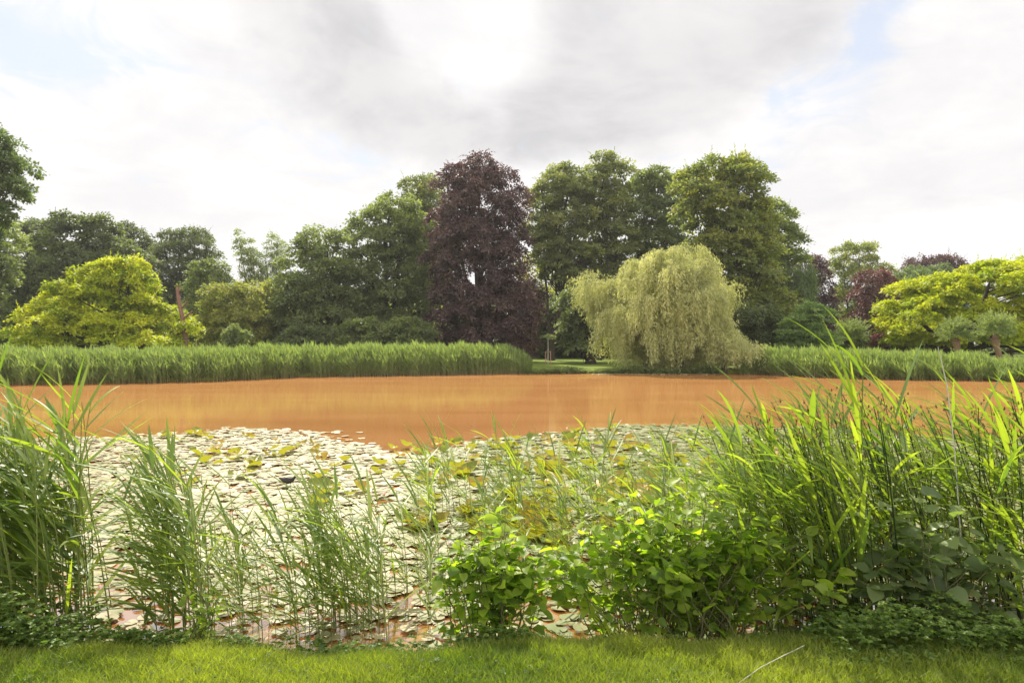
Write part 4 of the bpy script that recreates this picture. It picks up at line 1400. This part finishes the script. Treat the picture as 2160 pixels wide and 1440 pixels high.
# ------------------------------------------------------------------ leafy shrubs on the near bank
def shrub(name, label, cx, cy, rx, ry, h, nst, nlf, leaf, mat, seed, tmpl, cat='bush'):
    r = np.random.default_rng(seed)
    root = empty(name, (cx, cy, .2), label, cat)
    st = MB(); lf = MB()
    tv, tf = tmpl
    for i in range(nst):
        bx, by = r.normal(0, rx * .3), r.normal(0, ry * .3)
        ex = np.clip(bx + r.normal(0, rx * .55), -rx, rx); ey = by + r.normal(0, ry * .5)
        hh = h * (1 - .45 * (abs(ex) / rx) ** 2) * r.uniform(.45, 1.05)
        gz = float(ground_z(np.array([cx + bx]), np.array([cy + by]))[0]) - .2
        p = curve((bx, by, gz), (ex, ey, hh), 8, 0, .012, r)
        p[:, 2] += .1 * h * np.sin(np.linspace(0, np.pi, 8))
        st.add(*tube(p, np.linspace(.0045, .0015, 8), 5))
        for j in range(nlf):
            q = r.uniform(.12, 1) ** .75
            c = np.array([np.interp(q * 7, np.arange(8), p[:, k]) for k in range(3)])
            a = j * 2.4 + r.normal(0, .4)
            out = np.array([math.cos(a), math.sin(a), r.uniform(-.25, .55)])
            c2 = c + out * leaf * .35
            st.add(*tube([c, c2], [.001, .0008], 3))
            nz = norm(np.array([out[0] * -.2, out[1] * -.2, 1]) + r.normal(size=3) * .42)
            V, F = inst(tv, tf, c2[None], norm(out + r.normal(size=3) * .25)[None], nz[None], np.array([leaf * r.uniform(.55, 1.15)]))
            lf.add(V, F, r.uniform(0, 1))
    st.obj('stems', M['twig'], root, smooth=True)
    lf.obj('leaves', M[mat], root, smooth=True)


shrub('shrub', 'narrower leafy green bush on the near bank, left of the wide bush', -.13, 4.42, .35, .2, .74, 48, 14, .1, 'shrub', 500, ovate(.36, .14, .05))
shrub('shrub', 'wide leafy bright green bush in the middle of the near bank', 1.12, 4.45, .92, .24, .83, 135, 14, .1, 'shrub', 501, ovate(.38, .14, .05))
shrub('shrub', 'bush with larger dull grey green leaves among the reeds at lower right', 2.62, 4.32, .5, .2, .85, 34, 9, .125, 'shrub_pale', 502, ovate(.42, .1, .04))
shrub('sapling', 'small light green seedling bush at the foot of the second reed clump', -1.93, 4.25, .12, .08, .3, 10, 9, .06, 'shrub', 503, ovate(.3, .1, .04))


# ------------------------------------------------------------------ grass and undergrowth
def grass():
    r = np.random.default_rng(600)
    n = 210000
    x = r.uniform(-4.6, 4.6, n); y = r.uniform(2.5, 4.55, n)
    s = pond_sd(x, y)
    k = s > .0
    x, y, s = x[k], y[k], s[k]
    n = len(x)
    z = ground_z(x, y) - .003
    tuft = .5 + .5 * np.sin(x * 9 + 2 * np.sin(y * 7)) * np.sin(y * 11 + x * 3)
    h = r.uniform(.02, .06, n) * (1 + .6 * tuft) + np.where(s < .22, r.uniform(0, .09, n) * (1 - s / .22), 0)
    a = r.uniform(0, 6.28, n)
    w = r.uniform(.0016, .003, n)
    ln = h * r.uniform(.2, 1.0, n)
    la = r.uniform(0, 6.28, n)
    dx, dy = np.cos(a) * w, np.sin(a) * w
    lx, ly = np.cos(la) * ln, np.sin(la) * ln
    B = np.stack([x, y, z], 1)
    V = np.stack([B + np.stack([-dx, -dy, 0 * x], 1), B + np.stack([dx, dy, 0 * x], 1),
                  B + np.stack([lx * .35 + dx * .8, ly * .35 + dy * .8, h * .6], 1), B + np.stack([lx * .35 - dx * .8, ly * .35 - dy * .8, h * .6], 1),
                  B + np.stack([lx, ly, h], 1)], 1).reshape(-1, 3)
    i = np.arange(n) * 5
    t = np.clip(r.uniform(0, 1, n) * .5 + .3 * tuft + .25 * np.sin(x * 2.3 + 1.5 * np.sin(y * 3.1)) + .1, 0, 1)  # random blade tone; the broad waves are painted shadow patches
    mb = MB()
    mb.add(V, np.stack([i, i + 1, i + 2, i + 3], 1), t)
    mb.F.append((np.stack([i + 3, i + 2, i + 4], 1), t, 0))
    tag(mb.obj('grass', M['grass']), 'sunlit short grass on the near bank', 'grass', None, 'stuff')


grass()


def undergrowth(name, label, patches, seed, leaf=.03):
    r = np.random.default_rng(seed)
    mb = MB()
    tv, tf = ovate(.36, .12, .04)
    for (x0, x1, y0, y1, h, n) in patches:
        x = r.uniform(x0, x1, n); y = r.uniform(y0, y1, n)
        edge = np.minimum(np.minimum(x - x0, x1 - x) / .15, 1).clip(.15, 1)
        ht = h * r.uniform(.2, 1, n) * edge * (.7 + .3 * np.sin(x * 8) * np.sin(y * 9 + x))
        z = np.maximum(ground_z(x, y), 0) + ht
        idx = np.repeat(np.arange(n), 5)
        N = len(idx)
        a = np.tile(np.arange(5) * 1.256, n) + r.uniform(0, 6, n)[idx]
        ax = np.stack([np.cos(a), np.sin(a), r.uniform(-.1, .6, N)], 1)
        nz = norm(np.array([0, 0, 1]) + r.normal(size=(N, 3)) * .35)
        V, F = inst(tv, tf, np.stack([x, y, z], 1)[idx], ax, nz, leaf * r.uniform(.6, 1.3, N))
        mb.add(V, F, np.repeat(r.uniform(0, 1, N), len(tf)))
    tag(mb.obj(name, M['weed']), label, 'weeds', None, 'stuff')


undergrowth('undergrowth', 'low dark leafy weeds under the left reed clump', [(-4.4, -2.55, 3.9, 4.6, .42, 2200), (-2.6, -1.85, 4.05, 4.5, .2, 560), (-1.85, -.5, 4.05, 4.42, .13, 620)], 700)
undergrowth('undergrowth', 'low leafy weeds round the feet of the two green bushes', [(-.55, .25, 4.08, 4.4, .16, 420), (.3, 1.7, 4.2, 4.45, .1, 420), (-1.5, -.6, 4.1, 4.35, .07, 200)], 701, .026)
undergrowth('undergrowth', 'dense dark leafy weeds at the lower right under the rushes', [(1.75, 4.6, 3.75, 4.5, .34, 3000), (1.6, 4.4, 3.62, 3.9, .06, 500)], 702, .028)
undergrowth('clover', 'scattered clover and small weeds in the lawn', [(-4, 4, 3.1, 4.2, .04, 1300), (-3, -1, 3.3, 4.2, .05, 200), (-.9, .3, 3.4, 4.2, .05, 120)], 703, .016)

# ------------------------------------------------------------------ thin summer haze
mb = MB()
x0, x1, y0, y1, z0, z1 = -1510, 1510, -410, 2510, -2.3, 30
V = np.array([(x, y, z) for z in (z0, z1) for y in (y0, y1) for x in (x0, x1)], float)
mb.add(V, np.array([(0, 2, 3, 1), (4, 5, 7, 6), (0, 1, 5, 4), (2, 6, 7, 3), (0, 4, 6, 2), (1, 3, 7, 5)]))
m, nt, o = new_mat('haze_air')
pv = nn(nt, 'ShaderNodeVolumePrincipled')
pv.inputs['Color'].default_value = (.95, .97, 1, 1)
pv.inputs['Density'].default_value = .00028
pv.inputs['Anisotropy'].default_value = .4
nt.links.new(pv.outputs[0], o.inputs['Volume'])
tag(mb.obj('haze', m), kind='stuff')

for o in S.objects:
    if o.get('label') and len(o['label'].replace('-', ' ').split()) > 16:
        print('LONG', o.name, o['label'])
print('reeds', tot, 'raised', cnt, 'polys', sum(len(m.polygons) for m in bpy.data.meshes))
